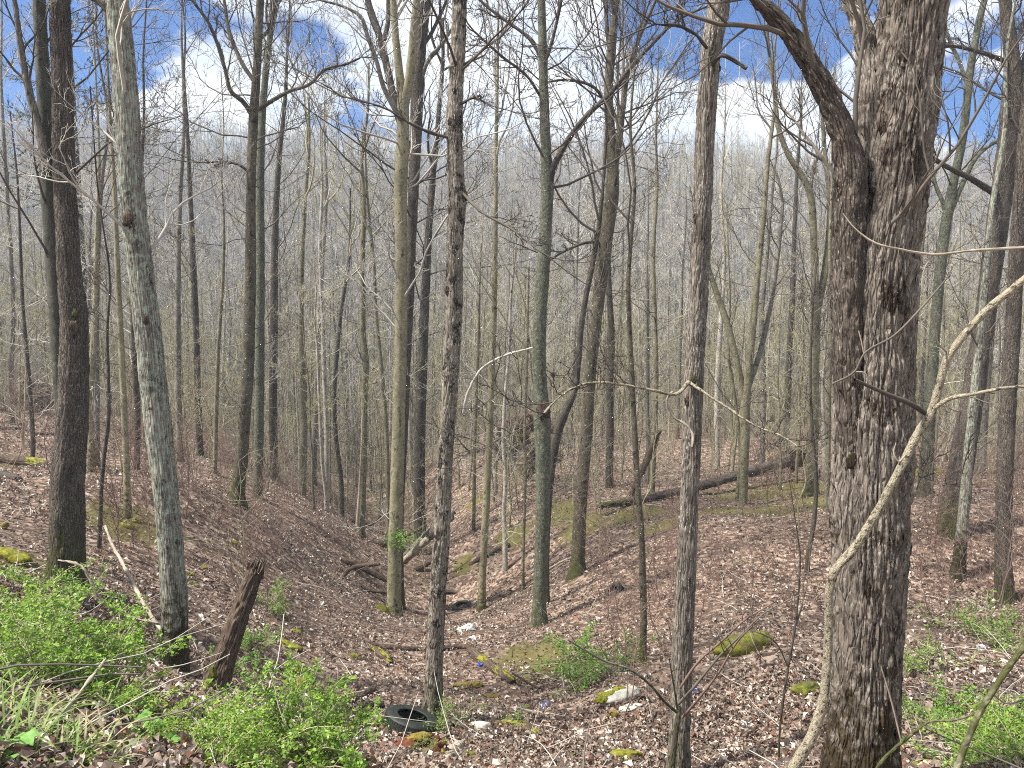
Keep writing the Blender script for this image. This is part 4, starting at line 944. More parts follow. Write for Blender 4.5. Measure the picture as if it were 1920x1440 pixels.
def scatter_obj(name, label, cat, protos, P, idx, size, tilt):
    n = len(P); me = bpy.data.meshes.new(name)
    me.vertices.add(n); me.vertices.foreach_set('co', P.astype(np.float32).ravel())
    me.attributes.new('kind_index', 'INT', 'POINT').data.foreach_set('value', idx.astype(np.int32))
    me.attributes.new('size', 'FLOAT', 'POINT').data.foreach_set('value', size.astype(np.float32))
    rot = np.stack([rng.normal(0, tilt, n), rng.normal(0, tilt, n), rng.uniform(0, 6.28, n)], -1)
    me.attributes.new('turn', 'FLOAT_VECTOR', 'POINT').data.foreach_set('vector', rot.astype(np.float32).ravel())
    ob = bpy.data.objects.new(name, me); COL.objects.link(ob); tag(ob, label, cat, None, 'stuff')
    ng = bpy.data.node_groups.new(name, 'GeometryNodeTree'); ng.is_modifier = True
    ng.interface.new_socket('Geometry', in_out='INPUT', socket_type='NodeSocketGeometry'); ng.interface.new_socket('Geometry', in_out='OUTPUT', socket_type='NodeSocketGeometry')
    gi = ng.nodes.new('NodeGroupInput'); go = ng.nodes.new('NodeGroupOutput'); jn = ng.nodes.new('GeometryNodeJoinGeometry')
    def na(nm, ty):
        a = ng.nodes.new('GeometryNodeInputNamedAttribute'); a.data_type = ty; a.inputs['Name'].default_value = nm; return a.outputs['Attribute']
    ki, tu, si = na('kind_index', 'INT'), na('turn', 'FLOAT_VECTOR'), na('size', 'FLOAT')
    for k, o in enumerate(protos):
        oi = ng.nodes.new('GeometryNodeObjectInfo'); oi.inputs['Object'].default_value = o; oi.inputs['As Instance'].default_value = False
        cm = ng.nodes.new('FunctionNodeCompare'); cm.data_type = 'INT'; cm.operation = 'EQUAL'; ng.links.new(ki, cm.inputs[2]); cm.inputs[3].default_value = k
        ip = ng.nodes.new('GeometryNodeInstanceOnPoints')
        ng.links.new(gi.outputs[0], ip.inputs['Points']); ng.links.new(cm.outputs[0], ip.inputs['Selection']); ng.links.new(oi.outputs['Geometry'], ip.inputs['Instance'])
        ng.links.new(tu, ip.inputs['Rotation']); ng.links.new(si, ip.inputs['Scale']); ng.links.new(ip.outputs[0], jn.inputs[0])
    ng.links.new(jn.outputs[0], go.inputs[0])
    ob.modifiers.new(name, 'NODES').node_group = ng
    return ob
scatter_obj('far_hillside_woods', 'grey leafless woods filling the far hollow and covering the far hillside', 'woods', fark, np.stack([fx, dd, fz], -1), idx, np.where(np.arange(NF) < 1800, rng.uniform(.55, 1.0, NF), np.where(dd > 160, rng.uniform(.5, .85, NF), rng.uniform(.6, 1.0, NF))), .03)

# pine showing green between the bare trees at upper left
rng = np.random.default_rng(55); x = (160 - 960) / FPX * 33; b = np.array([x, 33, float(H(x, 33.))])
root = empty('pine_tree', b, 'evergreen pine showing dark green needles behind the leaning lichen tree', 'tree')
a = Acc(); barktube(a, np.array([[0, 0, -.4], [.1, 0, 5], [.05, .1, 12], [.15, 0, 19]]), np.array([.17, .14, .09, .02]), 10, 60, .06, 4, .006, .3, 3); a.build('trunk', M['mid_dark'], root)
n = 46; z = rng.uniform(8.5, 18.6, n); az = rng.uniform(0, 6.28, n); S = np.stack([.1 + 0 * z, 0 * z, z], -1)
D = np.stack([np.cos(az), np.sin(az), rng.uniform(.0, .35, n)], -1); a = Acc()
P, R = grow(rng, S, D, (20.5 - z) * .30 + .4, np.full(n, .025), 6, .03, .08, .3); a.tube(P, R, 4)
S, D, L, R0 = spawn(rng, P, R, np.full(n, 2.2), 6, .8, .4, .6, .3, .008); P, R = grow(rng, S, D, L, R0, 3, .08, .15); a.tube(P, R, 3); a.build('branches', M['twig'], root)
nl = 9000; bi = rng.integers(0, len(P), nl); f = rng.random(nl) * 2.98; i = f.astype(int); fr = (f - i)[:, None]
C = P[bi, i] * (1 - fr) + P[bi, i + 1] * fr; dv = nrm(nrm(P[bi, 3] - P[bi, 0]) * .8 + rng.normal(0, .6, (nl, 3))); sd = nrm(np.cross(dv, rng.normal(size=(nl, 3)))) * .011; ln = rng.uniform(.10, .2, (nl, 1))
a = Acc(); a.add(np.stack([C - sd, C + sd, C + dv * ln], 1).reshape(-1, 3), None, np.arange(nl * 3).reshape(-1, 3)); a.build('needles', M['needle'], root)

# ------------------------------------------------------------------ logs, roots, stones, rubbish
def gds(x, y, n): return [G(x, y)[1] - .05] * n
def put(o, label, cat, group=None): return tag(o, label, cat, group)
def log(name, label, cat, path, mat, moss=(), seed=1, cell=.035, depth=.012, sink=.35, mossmat='moss', ds=None, splits=None, loose=False):
    """path: (x, y, width) pixels lying on the ground; ds: explicit distances for raised points"""
    P, R = [], []
    for i, (x, y, w) in enumerate(path):
        if ds and ds[i]: g_ = W(x, y, ds[i])
        else: g_ = G(x, y)
        r = w * scale_at(y, g_[1]) / 2
        if not (ds and ds[i]): g_ = g_ + np.array([0, 0, r * (1 - sink)])
        P.append(g_); R.append(r)
    P, R = np.array(P), np.array(R); b = P[len(P) // 2].copy()
    o_ = Acc(); sd = 18 if max(p[2] for p in path) > 12 else 9
    p, r = barktube(o_, P - b, R, sd, max(24, 12 * len(P)), cell, 5, depth, 0, seed, .22)
    n = o_.n                         # ragged closed ends
    V = o_.V[0]
    for rows_, cpt in ((slice(0, sd), p[0]), (slice(n - sd, n), p[-1])):
        V[rows_] += RNG.normal(0, R.mean() * .22, (sd, 3))
    V = np.concatenate([V, [p[0]], [p[-1]]]); o_.V[0] = V
    o_.bk[0] = np.concatenate([o_.bk[0], [[0, 0, 0]], [[0, 0, 9]]]); o_.col[0] = np.ones((len(V), 3)); o_.n = len(V)
    j = np.arange(sd); j2 = (j + 1) % sd
    o_.T.append(np.concatenate([np.stack([np.full(sd, n), j2, j], -1), np.stack([np.full(sd, n + 1), n - sd + j, n - sd + j2], -1)])); o_.mt.append(np.zeros(2 * sd, int))
    if not moss and not loose:
        o = o_.build(name, M[mat], None, loc=tuple(b)); return put(o, label, cat)
    root = empty(name, b, label, cat)
    o_.build('wood', M[mat], root)
    for (t0, t1) in moss:
        i0, i1 = int(t0 * (len(p) - 1)), int(t1 * (len(p) - 1)); i1 = max(i1, i0 + 2)
        q = p[i0:i1 + 1]; rr = r[i0:i1 + 1]
        a = Acc(); c = q.mean(0); dv = nrm(q[-1] - q[0]); L = np.linalg.norm(q[-1] - q[0])
        up = np.array([0, 0, 1.]); sdv = nrm(np.cross(up, dv)); up2 = np.cross(dv, sdv)
        blob_mesh(a, c + np.array([0, 0, rr.mean() * .28]), (L * .52, rr.mean() * 1.02, rr.mean() * .85), rough=.28, seed=seed + t0 * 9, res=16, freq=3, rot=np.stack([dv, sdv, up2], 1))
        a.build('moss', M[mossmat], root)
    return root
log('fallen_log', 'long dark fallen trunk lying across the far bank, upturned roots at its right end', 'log', [(1125, 948, 9.8), (1180, 940, 12.3), (1240, 928, 13.9), (1310, 912, 16.4), (1380, 892, 18.0), (1440, 875, 19.7), (1482, 862, 21.3)], 'ridged', seed=2, ds=[24.5, 25, 25.6, 26.2, 26.8, 27.5, 28], sink=.4, loose=True, depth=.03)
log('broken_log', 'split log with bright raw wood leaning over the gully behind the mottled trunk', 'log', [(755, 1052, 18), (785, 1022, 20), (815, 995, 22), (845, 965, 20)], 'mid_grey', seed=3, ds=[23.0, 22.6, 22.2, 21.8])
log('split_wood', 'fresh tan split wood slab below the leaning broken log', 'log', [(752, 1056, 8), (772, 1038, 14), (800, 1012, 12)], 'palewood', seed=4, ds=[22.8, 22.4, 22.0])
log('rotting_log', 'rotting mossy log on the left bank behind the double trunk', 'log', [(-40, 858, 14), (20, 862, 16), (90, 872, 16), (150, 882, 15), (220, 888, 15), (280, 896, 13)], 'deadwood', moss=((.28, .45), (.55, .72), (.76, .98)), seed=5, ds=[18.8, 18.6, 18.4, 18.2, 18.1, 18])
log('fallen_log', 'dark charred log piece at the left edge below the mossy rotting log', 'log', [(-20, 893, 13), (15, 898, 13), (38, 902, 9)], 'mid_dark', seed=6)
log('fallen_branch', 'thin dark branch lying on the upper left bank', 'branch', [(-10, 806, 6), (40, 808, 7), (75, 816, 6), (102, 816, 5)], 'mid_dark', seed=7)
log('fallen_log', 'dark log end at the left edge beside the upturned roots', 'log', [(-20, 776, 10), (10, 772, 10), (28, 768, 8)], 'mid_dark', seed=8)
log('fallen_branch', 'dark crooked branch lying from left to the head of the mossy log', 'branch', [(690, 1212, 7), (730, 1218, 9), (780, 1222, 9), (830, 1222, 9), (862, 1218, 9), (885, 1216, 8)], 'deadwood', seed=9)
log('mossy_log', 'short dark log with yellow moss lying downhill, right of the mottled trunk', 'log', [(882, 1222, 15), (897, 1238, 17), (915, 1252, 18), (935, 1266, 18), (952, 1278, 16), (962, 1284, 13)], 'deadwood', moss=((.30, .52), (.66, 1.)), seed=10)
log('mossy_log', 'small moss-coated log left of the mottled trunk', 'log', [(700, 1222, 12), (716, 1236, 15), (732, 1246, 13)], 'deadwood', moss=((.0, 1.),), seed=11)
log('mossy_log', 'flat moss-topped log between the tan stone and the fallen twig', 'log', [(915, 1364, 12), (950, 1366, 15), (985, 1366, 14), (1000, 1376, 12), (1012, 1384, 10)], 'deadwood', moss=((.0, .62), (.75, 1)), seed=12)
log('rotting_log', 'upper of two crumbling grey log pieces left of the tyre', 'log', [(655, 1322, 14), (678, 1312, 17), (702, 1298, 12)], 'deadwood', seed=13)
log('rotting_log', 'lower of two crumbling grey log pieces left of the tyre', 'log', [(662, 1340, 12), (690, 1330, 16), (720, 1326, 11)], 'deadwood', seed=14)
log('fallen_branch', 'dark mossy branch lying left of the gully bed', 'branch', [(640, 1085, 7), (655, 1068, 8), (680, 1060, 8), (712, 1058, 6)], 'deadwood', seed=15, ds=gds(640, 1085, 4))
log('fallen_branch', 'dark branch lying in the gully left of the smooth trunk', 'branch', [(650, 1092, 6), (690, 1105, 8), (735, 1112, 8)], 'deadwood', seed=16, ds=gds(690, 1112, 3))
log('fallen_branch', 'dead branch leaning up the left bank of the gully', 'branch', [(492, 905, 5), (510, 885, 7), (530, 865, 7), (545, 850, 4)], 'mid_dark', seed=17)
log('dead_trunk', 'dark dead trunk leaning right above the fallen log', 'tree', [(1180, 935, 10), (1205, 880, 12), (1225, 835, 13), (1236, 808, 8)], 'deadwood', seed=18, ds=[26.5, 26.3, 26.2, 26.0])
log('fallen_branch', 'bleached stick lying on leaves right of the maple', 'branch', [(1770, 1236, 6), (1800, 1242, 8), (1840, 1246, 7), (1900, 1252, 4)], 'palewood', seed=19)
log('fallen_branch', 'pale thin branch propped against the leaning lichen tree', 'branch', [(197, 985, 4), (210, 1020, 5), (232, 1060, 6), (255, 1105, 7), (280, 1150, 7), (303, 1182, 7)], 'palewood', seed=20, ds=[11.4, 11, 10.5, 10, 9.5, 9.1])
log('fallen_branch', 'long pale twig lying between the double trunk and the leaning lichen tree', 'branch', [(110, 1050, 3), (150, 1060, 4), (195, 1130, 4), (240, 1155, 4), (300, 1170, 3)], 'palewood', seed=21, ds=[8.8, 8.7, 8.7, 8.8, 8.9])
log('dry_stalk', 'thick bleached dry stalk leaning over the green shrub at lower left', 'stalk', [(88, 1372, 5), (120, 1335, 5), (160, 1285, 5), (198, 1236, 3)], 'palewood', seed=22, ds=[3.5, 3.6, 3.8, 4.0])
log('fallen_branch', 'pale forked twig resting beside the foot of the leaning broken stump', 'branch', [(350, 1310, 3), (372, 1322, 4), (385, 1352, 4)], 'palewood', seed=23)
log('rotting_log', 'dark rotten log end with pale stripes at the bottom, below the tyre', 'log', [(838, 1432, 14), (850, 1415, 22), (862, 1402, 18)], 'palewood', seed=24)
for k, (lab, pth) in enumerate((('dark stick across the gully just above the far tyre', [(800, 1118, 5), (830, 1108, 6), (865, 1112, 4)]), ('dead branch propped on the right gully wall', [(880, 1060, 5), (920, 1035, 6), (955, 1020, 4)]),
        ('tangled dead branch behind the smooth forked trunk', [(690, 1040, 5), (720, 1020, 7), (770, 1000, 6), (800, 985, 4)]), ('dark dead limb lying down the left gully bank', [(620, 1050, 5), (650, 1052, 8), (700, 1075, 8), (730, 1090, 5)]),
        ('short dark branch under the leaning broken log', [(760, 1075, 5), (790, 1062, 8), (812, 1050, 6)]), ('twisted dead branch in the gully head below the crooked tree', [(640, 990, 5), (665, 975, 7), (700, 980, 6), (715, 965, 4)]),
        ('thin pale stick lying on the right bank below the white-flecked tree', [(1020, 1072, 3), (1060, 1050, 4), (1090, 1040, 3)]), ('brown stick lying in leaves above the blue can', [(960, 1262, 3), (1010, 1290, 4), (1070, 1298, 3)]))):
    pth = [(q[0], q[1], q[2] * (1 if 'blue' in lab or 'pale' in lab else 1.5)) for q in pth]
    log('fallen_branch', lab, 'branch', pth, 'palewood' if 'pale' in lab else 'deadwood', seed=70 + k, ds=gds(pth[1][0], pth[1][1] + 8, len(pth)))
# leaning broken stump
P, R = pxpath([(396, 1322, 50), (402, 1295, 46), (415, 1250, 42), (432, 1200, 38), (450, 1150, 35), (466, 1105, 32), (480, 1068, 29)], 8.25, .25)
b = P[0].copy(); b[2] = H(b[0], b[1]); a = Acc()
P0 = np.concatenate([[P[0] - np.array([.05, 0, .2])], P]); R0 = np.concatenate([[R[0]], R])
barktube(a, P0 - b, R0, 56, 150, .03, 12, .018, .2, 4, .12)
V = a.V[0]; V[-56:] += np.stack([np.zeros(56), np.zeros(56), RNG.normal(.0, .07, 56)], -1); V[-112:-56, 2] += RNG.normal(0, .03, 56)
cc = V[-56:].mean(0) - np.array([.02, 0, .12]); a.V[0] = np.concatenate([V, [cc]]); a.bk[0] = np.concatenate([a.bk[0], [[0, 0, 2]]]); a.col[0] = np.ones((a.n + 1, 3))
j = np.arange(56); a.T.append(np.stack([np.full(56, a.n), a.n - 56 + j, a.n - 56 + (j + 1) % 56], -1)); a.mt.append(np.zeros(56, int)); a.n += 1
root = empty('tree_stump', b, 'broken dark rotting stump leaning right beside the lichen-covered tree', 'stump')
a.build('trunk', M['deadwood'], root)
for k in range(7):
    a = Acc(); t = 2 * math.pi * k / 7; c = P[-1] - b + np.array([math.cos(t), math.sin(t), 0]) * R[-1] * .8
    d_ = nrm(P[-1] - P[-2]); a.tube(np.array([c - d_ * .1, c + d_ * .02, c + d_ * RNG.uniform(.06, .16)]), np.array([.022, .018, .003]), 5, bko=k)
    a.build('splinter', M['deadwood'], root)
for (x, y, s) in ((390, 1300, .10), (400, 1262, .07)):
    c = W(x, y, 8.1) - b; a = Acc(); blob_mesh(a, c, (s * .6, s * .5, s * 1.3), rough=.35, seed=x, res=12, freq=2.5); a.build('moss', M['mossdark'], root)

# upturned root plates
def rootplate(label, px, py, d, w, h, seed, tilt=.3, nroots=46, pale=0):
    rng = np.random.default_rng(seed); c = W(px, py, d); s = scale_at(py, d); rw, rh = w * s / 2, h * s / 2
    b = c.copy(); b[2] = H(c[0], c[1])
    root = empty('uprooted_root_mass', b, label, 'root mass'); a = Acc()
    blob_mesh(a, c - b, (rw * .62, rw * .3, rh * .7), rough=.55, seed=seed, res=26, freq=2.2, oct=5); a.build('soil_clod', M['soil'], root)
    a = Acc(); n = nroots; th = rng.uniform(-.4, 3.5, n)
    S = (c - b) + np.stack([np.cos(th) * rw * .45, rng.normal(0, .2, n), np.sin(th) * rh * .45], -1)
    D = np.stack([np.cos(th) * 1.2, rng.normal(-.4, .5, n), np.sin(th)], -1)
    crown(a, rng, S, D, rng.uniform(.35, .9, n) * min(rw, rh), rng.uniform(.012, .05, n), [(6, 5, 3, .8, .5), (4, 3, 2, .8, .5), (3, 3, 0, 0, 0)], up=-.04, wob=.3)
    a.build('roots', M['deadwood'], root); return root
rootplate('tall brushy upturned root mass left of the snapped green tree', 985, 832, 31, 150, 140, 3, nroots=90)
rootplate('low upturned roots on the upper left bank behind the double trunk', 62, 742, 31, 95, 70, 4)
rootplate('dark upturned root end of the long fallen trunk', 1492, 860, 28.2, 60, 56, 5)
rootplate('small dark root tangle behind the leaning lichen tree', 280, 990, 15.5, 42, 38, 6, nroots=26)

def rock(name, label, cat, px, py, w, h, dep, mat, seed, parts=(), sink=.3, rough=.22, flat=.6, az=0., res=22):
    """a lump about w by h pixels standing on the ground under pixel (px,py)"""
    g_ = G(px, py); s = scale_at(py, g_[1]); n = gn_norm(g_[0], g_[1]); F = frame_from(n, az)
    sz = np.array([w * s / 2, dep * s / 2, h * s * .55])
    a = Acc(); blob_mesh(a, n * sz[2] * (1 - sink) * .6, sz, rough=rough, seed=seed, res=res, freq=1.7, flat=flat, rot=F)
    if not parts:
        o = a.build(name, M[mat], None, loc=tuple(g_)); return put(o, label, cat)
    root = empty(name, g_, label, cat); a.build('stone', M[mat], root)
    for k, (ox, oy, ps, pm) in enumerate(parts):
        a = Acc(); c = n * sz[2] * (1 - sink) * .6 + F @ np.array([ox * sz[0], oy * sz[1], sz[2] * .42])
        blob_mesh(a, c, sz * np.array([ps, ps * 1.1, .42]), rough=.4, seed=seed + k + 9, res=16, freq=2.4, rot=F); a.build('moss', M[pm], root)
    return root
rock('mossy_boulder', 'long low boulder fully coated in dark moss, between ash-grey trunk and maple', 'rock', 1397, 1222, 108, 44, 60, 'mossdark', 11, rough=.16)
rock('flat_stone', 'big pale flat stone with a strip of yellow moss', 'rock', 1160, 1312, 86, 26, 50, 'palerock', 12, parts=((-.55, .0, .45, 'moss'), (.1, .25, .38, 'moss'), (-.8, -.5, .3, 'moss')), rough=.13, az=.25)
rock('stone', 'low pale stone slab just below the big mossy flat stone', 'rock', 1180, 1332, 44, 12, 22, 'palerock', 13)
rock('stone', 'small mossy brown stone under the pale stone slab', 'rock', 1150, 1344, 26, 16, 18, 'mossorange', 14)
rock('stone', 'rounded tan stone lying alone on leaves right of the tyre', 'rock', 901, 1372, 36, 24, 26, 'palerock', 15)
rock('stone', 'pale stone at the foot of the leaning broken stump', 'rock', 391, 1326, 28, 20, 22, 'rock', 16)
rock('mossy_stone', 'mossy stone at the foot of the leaning lichen tree', 'rock', 320, 1306, 40, 24, 30, 'rock', 17, parts=((.1, 0, .8, 'mossorange'),))
rock('mossy_stone', 'bright moss-covered stone at the left edge', 'rock', 22, 1050, 66, 26, 40, 'moss', 18)
rock('mossy_stone', 'small mossy stone at the far left, above the bright moss-covered stone', 'rock', 5, 992, 16, 18, 16, 'mossorange', 19)
rock('mossy_stone', 'yellow moss hump in front of the leaning lichen tree', 'rock', 235, 1208, 54, 16, 30, 'moss', 20)
rock('mossy_stone', 'bright moss mound at the foot of trees right of the maple', 'rock', 1738, 892, 58, 22, 40, 'moss', 21)
rock('mossy_stone', 'yellow moss hump right of the leaning broken stump', 'rock', 545, 1216, 48, 14, 26, 'moss', 22)
rock('mossy_stone', 'ochre mossy lump behind the large green shrub', 'rock', 562, 1268, 34, 26, 26, 'mossorange', 23)
rock('mossy_stone', 'second ochre mossy lump, lower, against the large green shrub', 'rock', 566, 1296, 44, 36, 32, 'mossorange', 24)
rock('mossy_stone', 'dark mossy stone beside the birch sapling left of the maple', 'rock', 1515, 1300, 50, 30, 34, 'mossdark', 25)
rock('mossy_stone', 'moss lump at the bottom edge right of the center', 'rock', 1172, 1425, 60, 26, 36, 'moss', 26)
rock('mossy_stone', 'small moss lump left of the bottom moss lump', 'rock', 1065, 1422, 26, 16, 20, 'mossdark', 27)
rock('mossy_stone', 'round moss lump beside the rotten log end at bottom', 'rock', 880, 1424, 26, 22, 22, 'mossdark', 28)
rock('mossy_stone', 'moss tussock at the bottom edge right of the maple', 'rock', 1735, 1438, 60, 16, 30, 'moss', 29)
rock('mossy_stone', 'mossy stone left of the foot of the smooth forked trunk', 'rock', 715, 1148, 28, 22, 20, 'moss', 30)
rock('mossy_stone', 'small moss tuft below the crooked branch left of the mossy logs', 'rock', 662, 1235, 16, 12, 12, 'moss', 31)
rock('mossy_stone', 'narrow mossy ridge stone above the tan stone', 'rock', 880, 1290, 56, 14, 18, 'mossorange', 32)
rock('mossy_stone', 'small mossy stone right of the mottled trunk foot', 'rock', 865, 1345, 26, 10, 14, 'moss', 33)
rock('mossy_stone', 'small yellowish mossy stone in the leaves above the flat moss-topped log', 'rock', 922, 1310, 30, 10, 14, 'mossorange', 34)
for k, (x, y, w, lab) in enumerate(((437, 1019, 16, 'small yellow moss tuft on the slope below the forked dark tree'), (357, 1082, 18, 'upper of the yellow moss tufts touching the leaning lichen tree at right'), (385, 1070, 14, 'small moss tuft standing off to the right of the leaning lichen tree'),
        (362, 1100, 20, 'lower of the yellow moss tufts touching the leaning lichen tree at right'), (250, 978, 16, 'small moss tuft above the dark root tangle behind the lichen tree'), (238, 992, 26, 'wide moss tuft left of the dark root tangle behind the lichen tree'),
        (555, 1190, 20, 'moss tuft just above the yellow moss hump right of the leaning stump'), (388, 1015, 10, 'tiny moss tuft high on the slope right of the leaning lichen tree'))):
    rock('moss_tuft', lab, 'moss', x, y, w, w * .5, w * .6, 'moss', 40 + k, res=12)['group'] = 'moss tufts on the left slope'
# red rotten clump in front of the tyre
g_ = G(790, 1413); root = empty('rotten_stump', g_, 'crumbling red-brown rotten stump with ochre moss cap in front of the tyre', 'stump')
a = Acc(); blob_mesh(a, (0, 0, .06), (.22, .13, .12), rough=.4, seed=3, res=24, freq=2.5, oct=5); a.build('rotten_wood', M['redrot'], root)
a = Acc(); blob_mesh(a, (-.02, -.01, .17), (.12, .08, .05), rough=.5, seed=5, res=18, freq=3); a.build('moss', M['mossorange'], root)
a = Acc(); blob_mesh(a, (.22, -.12, .02), (.12, .09, .06), rough=.5, seed=6, res=18, freq=3); a.build('moss', M['mossorange'], root)

# tyres
def tyre(name, label, g_, R0, w, Fr, half=False, lift=.0):
    root = empty(name, g_ + Fr[:, 2] * lift, label, 'tyre'); sd = 72
    def lathe(prof, nm, mat, wob=0.):
        th = np.arange(sd) / sd * 2 * math.pi; pr = np.array(prof)
        V = np.stack([pr[:, 0][:, None] * np.cos(th), pr[:, 0][:, None] * np.sin(th), pr[:, 1][:, None] + 0 * th + wob * np.cos(2 * th)], -1)
        m = len(pr); i = np.arange(m - 1)[:, None] * sd; j = np.arange(sd)[None]; j2 = (j + 1) % sd
        a = Acc(); a.add(V.reshape(-1, 3) @ Fr.T, np.stack([i + j, i + j2, i + sd + j2, i + sd + j], -1).reshape(-1, 4)); return a.build(nm, M[mat], root)
    ri = R0 * .575
    lathe([(ri, -w * .40), (ri - .008, -w * .46), (ri + .02, -w * .5), (R0 * .8, -w * .53), (R0 * .93, -w * .46), (R0 * .97, -w * .40), (R0 * .985, -w * .3), (R0 * .988, 0), (R0 * .985, w * .3), (R0 * .97, w * .40), (R0 * .93, w * .46), (R0 * .86, w * .515), (R0 * .8, w * .53), (R0 * .70, w * .52), (ri + .02, w * .5)], 'sidewall', 'rubber')
    lathe([(ri + .022, w * .495), (ri + .012, w * .515), (ri - .002, w * .495), (ri - .008, w * .45), (ri, w * .40), (R0 * .72, w * .33), (R0 * .9, w * .2), (R0 * .93, 0), (R0 * .9, -w * .2), (R0 * .72, -w * .33), (ri, -w * .40)], 'bead', 'rubber')
    lathe([(R0 * .762, w * .531), (R0 * .77, w * .541), (R0 * .778, w * .531)], 'sidewall_rib', 'rubber')
    a = Acc()
    for k in range(56):
        for (z0, z1, tw) in ((-.36, -.16, .02), (-.12, .12, -.02), (.16, .37, .02)):
            t0, t1 = 2 * math.pi * (k + .08) / 56, 2 * math.pi * (k + .84) / 56
            q = []
            for rr in (R0 * .975, R0 * 1.0):
                for z in (z0, z1):
                    for t in (t0, t1): q.append((rr * math.cos(t + tw * z * 4), rr * math.sin(t + tw * z * 4), z * w))
            a.add(np.array(q) @ Fr.T, [(4, 5, 7, 6), (0, 4, 6, 2), (1, 3, 7, 5), (0, 1, 5, 4), (2, 6, 7, 3)])
    o = a.build('tread', M['rubber'], root, smooth=False); o['kind'] = 'stuff'
    return root
g_ = G(766, 1372); n = gn_norm(g_[0], g_[1], .4)
tyre('old_tyre', 'worn black tyre lying flat in the leaves at the foot of the mottled trunk', g_, .335, .20, frame_from(n + np.array([.20, -.14, 0]), .3), lift=.10)
g_ = G(866, 1142); n = gn_norm(g_[0], g_[1], .5)
tyre('old_tyre', 'far black tyre half sunk in leaves down in the gully', g_, .31, .19, frame_from(n + np.array([.1, -.15, 0])), lift=.0)
g_ = G(1152, 1112); n = gn_norm(g_[0], g_[1], .5)
tyre('old_tyre', 'small buried black tyre with a stick through it on the right bank', g_, .23, .15, frame_from(n + np.array([-.5, -.5, 0])), lift=-.0)
log('fallen_branch', 'short pale stick poking out of the buried tyre on the right bank', 'branch', [(1160, 1107, 4), (1178, 1106, 4), (1196, 1106, 3)], 'palewood', seed=31)

# rubbish
def scrap(name, label, cat, px, py, w, h, mat, seed, rough=.5, up=.5):
    g_ = G(px, py); s = scale_at(py, g_[1]); n = gn_norm(g_[0], g_[1]); F = frame_from(n + np.array([0, -.25, 0]))
    a = Acc(); blob_mesh(a, n * h * s * .25, (w * s / 2, w * s * .32, h * s * up), rough=rough, seed=seed, res=16, freq=2.8, rot=F, oct=3)
    return put(a.build(name, M[mat], None, smooth=False, loc=tuple(g_)), label, cat)
scrap('plastic_bag', 'bright white rounded piece of plastic rubbish in the gully', 'rubbish', 879, 1184, 21, 18, 'plastic', 1, .25)
scrap('plastic_bag', 'smaller white crumpled scrap touching the rounded white rubbish', 'rubbish', 865, 1184, 15, 11, 'plastic', 2, .4)
scrap('plastic_scrap', 'small white folded scrap just below the white plastic rubbish', 'rubbish', 886, 1204, 15, 11, 'plastic', 3)
scrap('plastic_scrap', 'white plastic strip on the leaves left of the maple foot', 'rubbish', 1391, 1366, 24, 9, 'plastic', 4)
scrap('paper_scrap', 'pale blue crumpled paper on the slope at right', 'rubbish', 1839, 1220, 16, 11, 'clear', 5)
scrap('paper_scrap', 'white scrap on the ground right of the maple', 'rubbish', 1732, 1311, 14, 8, 'plastic', 6)
scrap('paper_scrap', 'tiny white scrap in the leaves under the birch sapling', 'rubbish', 1550, 1264, 12, 9, 'plastic', 7)
scrap('paper_scrap', 'dull white scrap at the bottom edge right of the maple', 'rubbish', 1768, 1432, 18, 10, 'plastic', 8)
scrap('blue_wrapper', 'small bright blue wrapper beside the short mossy log', 'rubbish', 900, 1250, 9, 8, 'bluecan', 9)
scrap('bottle_cap', 'tiny light blue cap right of the near tyre', 'rubbish', 858, 1378, 6, 5, 'lightblue', 10, .1)
scrap('blue_wrapper', 'blue and white wrapper behind the bare shrub branches', 'rubbish', 1305, 1303, 9, 12, 'bluecan', 11)
log('pipe_scrap', 'white plastic strip lying beside the red rotten stump', 'rubbish', [(818, 1382, 5), (826, 1388, 6), (834, 1396, 5)], 'palewood', seed=33)
def can(label, px, py, L, r, az):
    g_ = G(px, py); root = empty('drinks_can', g_, label, 'can'); sd = 20
    n = gn_norm(g_[0], g_[1]); F = frame_from(n, az)
    def seg(prof, nm, mat):
        th = np.arange(sd) / sd * 2 * math.pi; pr = np.array(prof)
        dent = 1 - .3 * np.exp(-((pr[:, 0] - .1 * L) / (.18 * L)) ** 2)[:, None] * (.5 + .5 * np.cos(th * 1 + 1))
        V = np.stack([pr[:, 0][:, None] + 0 * th, pr[:, 1][:, None] * np.cos(th) * dent, pr[:, 1][:, None] * np.sin(th) * dent + r * .7], -1)
        m = len(pr); i = np.arange(m - 1)[:, None] * sd; j = np.arange(sd)[None]; j2 = (j + 1) % sd
        a = Acc(); a.add(V.reshape(-1, 3) @ F.T, np.stack([i + j, i + j2, i + sd + j2, i + sd + j], -1).reshape(-1, 4)); a.build(nm, M[mat], root)
    seg([(-L / 2, r * .05), (-L / 2 + .002, r * .8), (-L * .45, r * .84), (-L * .42, r * .9)], 'can_base', 'clear')
    seg([(-L * .42, r * .9), (-L * .39, r), (-.1 * L, r), (0, r), (.05 * L, r)], 'can_body', 'bluecan')
    seg([(.05 * L, r * 1.002), (.1 * L, r), (.16 * L, r)], 'white_band', 'plastic')
    seg([(.16 * L, r), (.25 * L, r), (.39 * L, r), (.42 * L, r * .9)], 'can_body', 'bluecan')
    seg([(.42 * L, r * .9), (.46 * L, r * .82), (.47 * L, r * .84), (.46 * L, r * .7), (.455 * L, .001)], 'can_lid', 'clear')
can('crushed blue and white can lying in the middle of the leafy slope', 1022, 1326, .125, .034, .35)
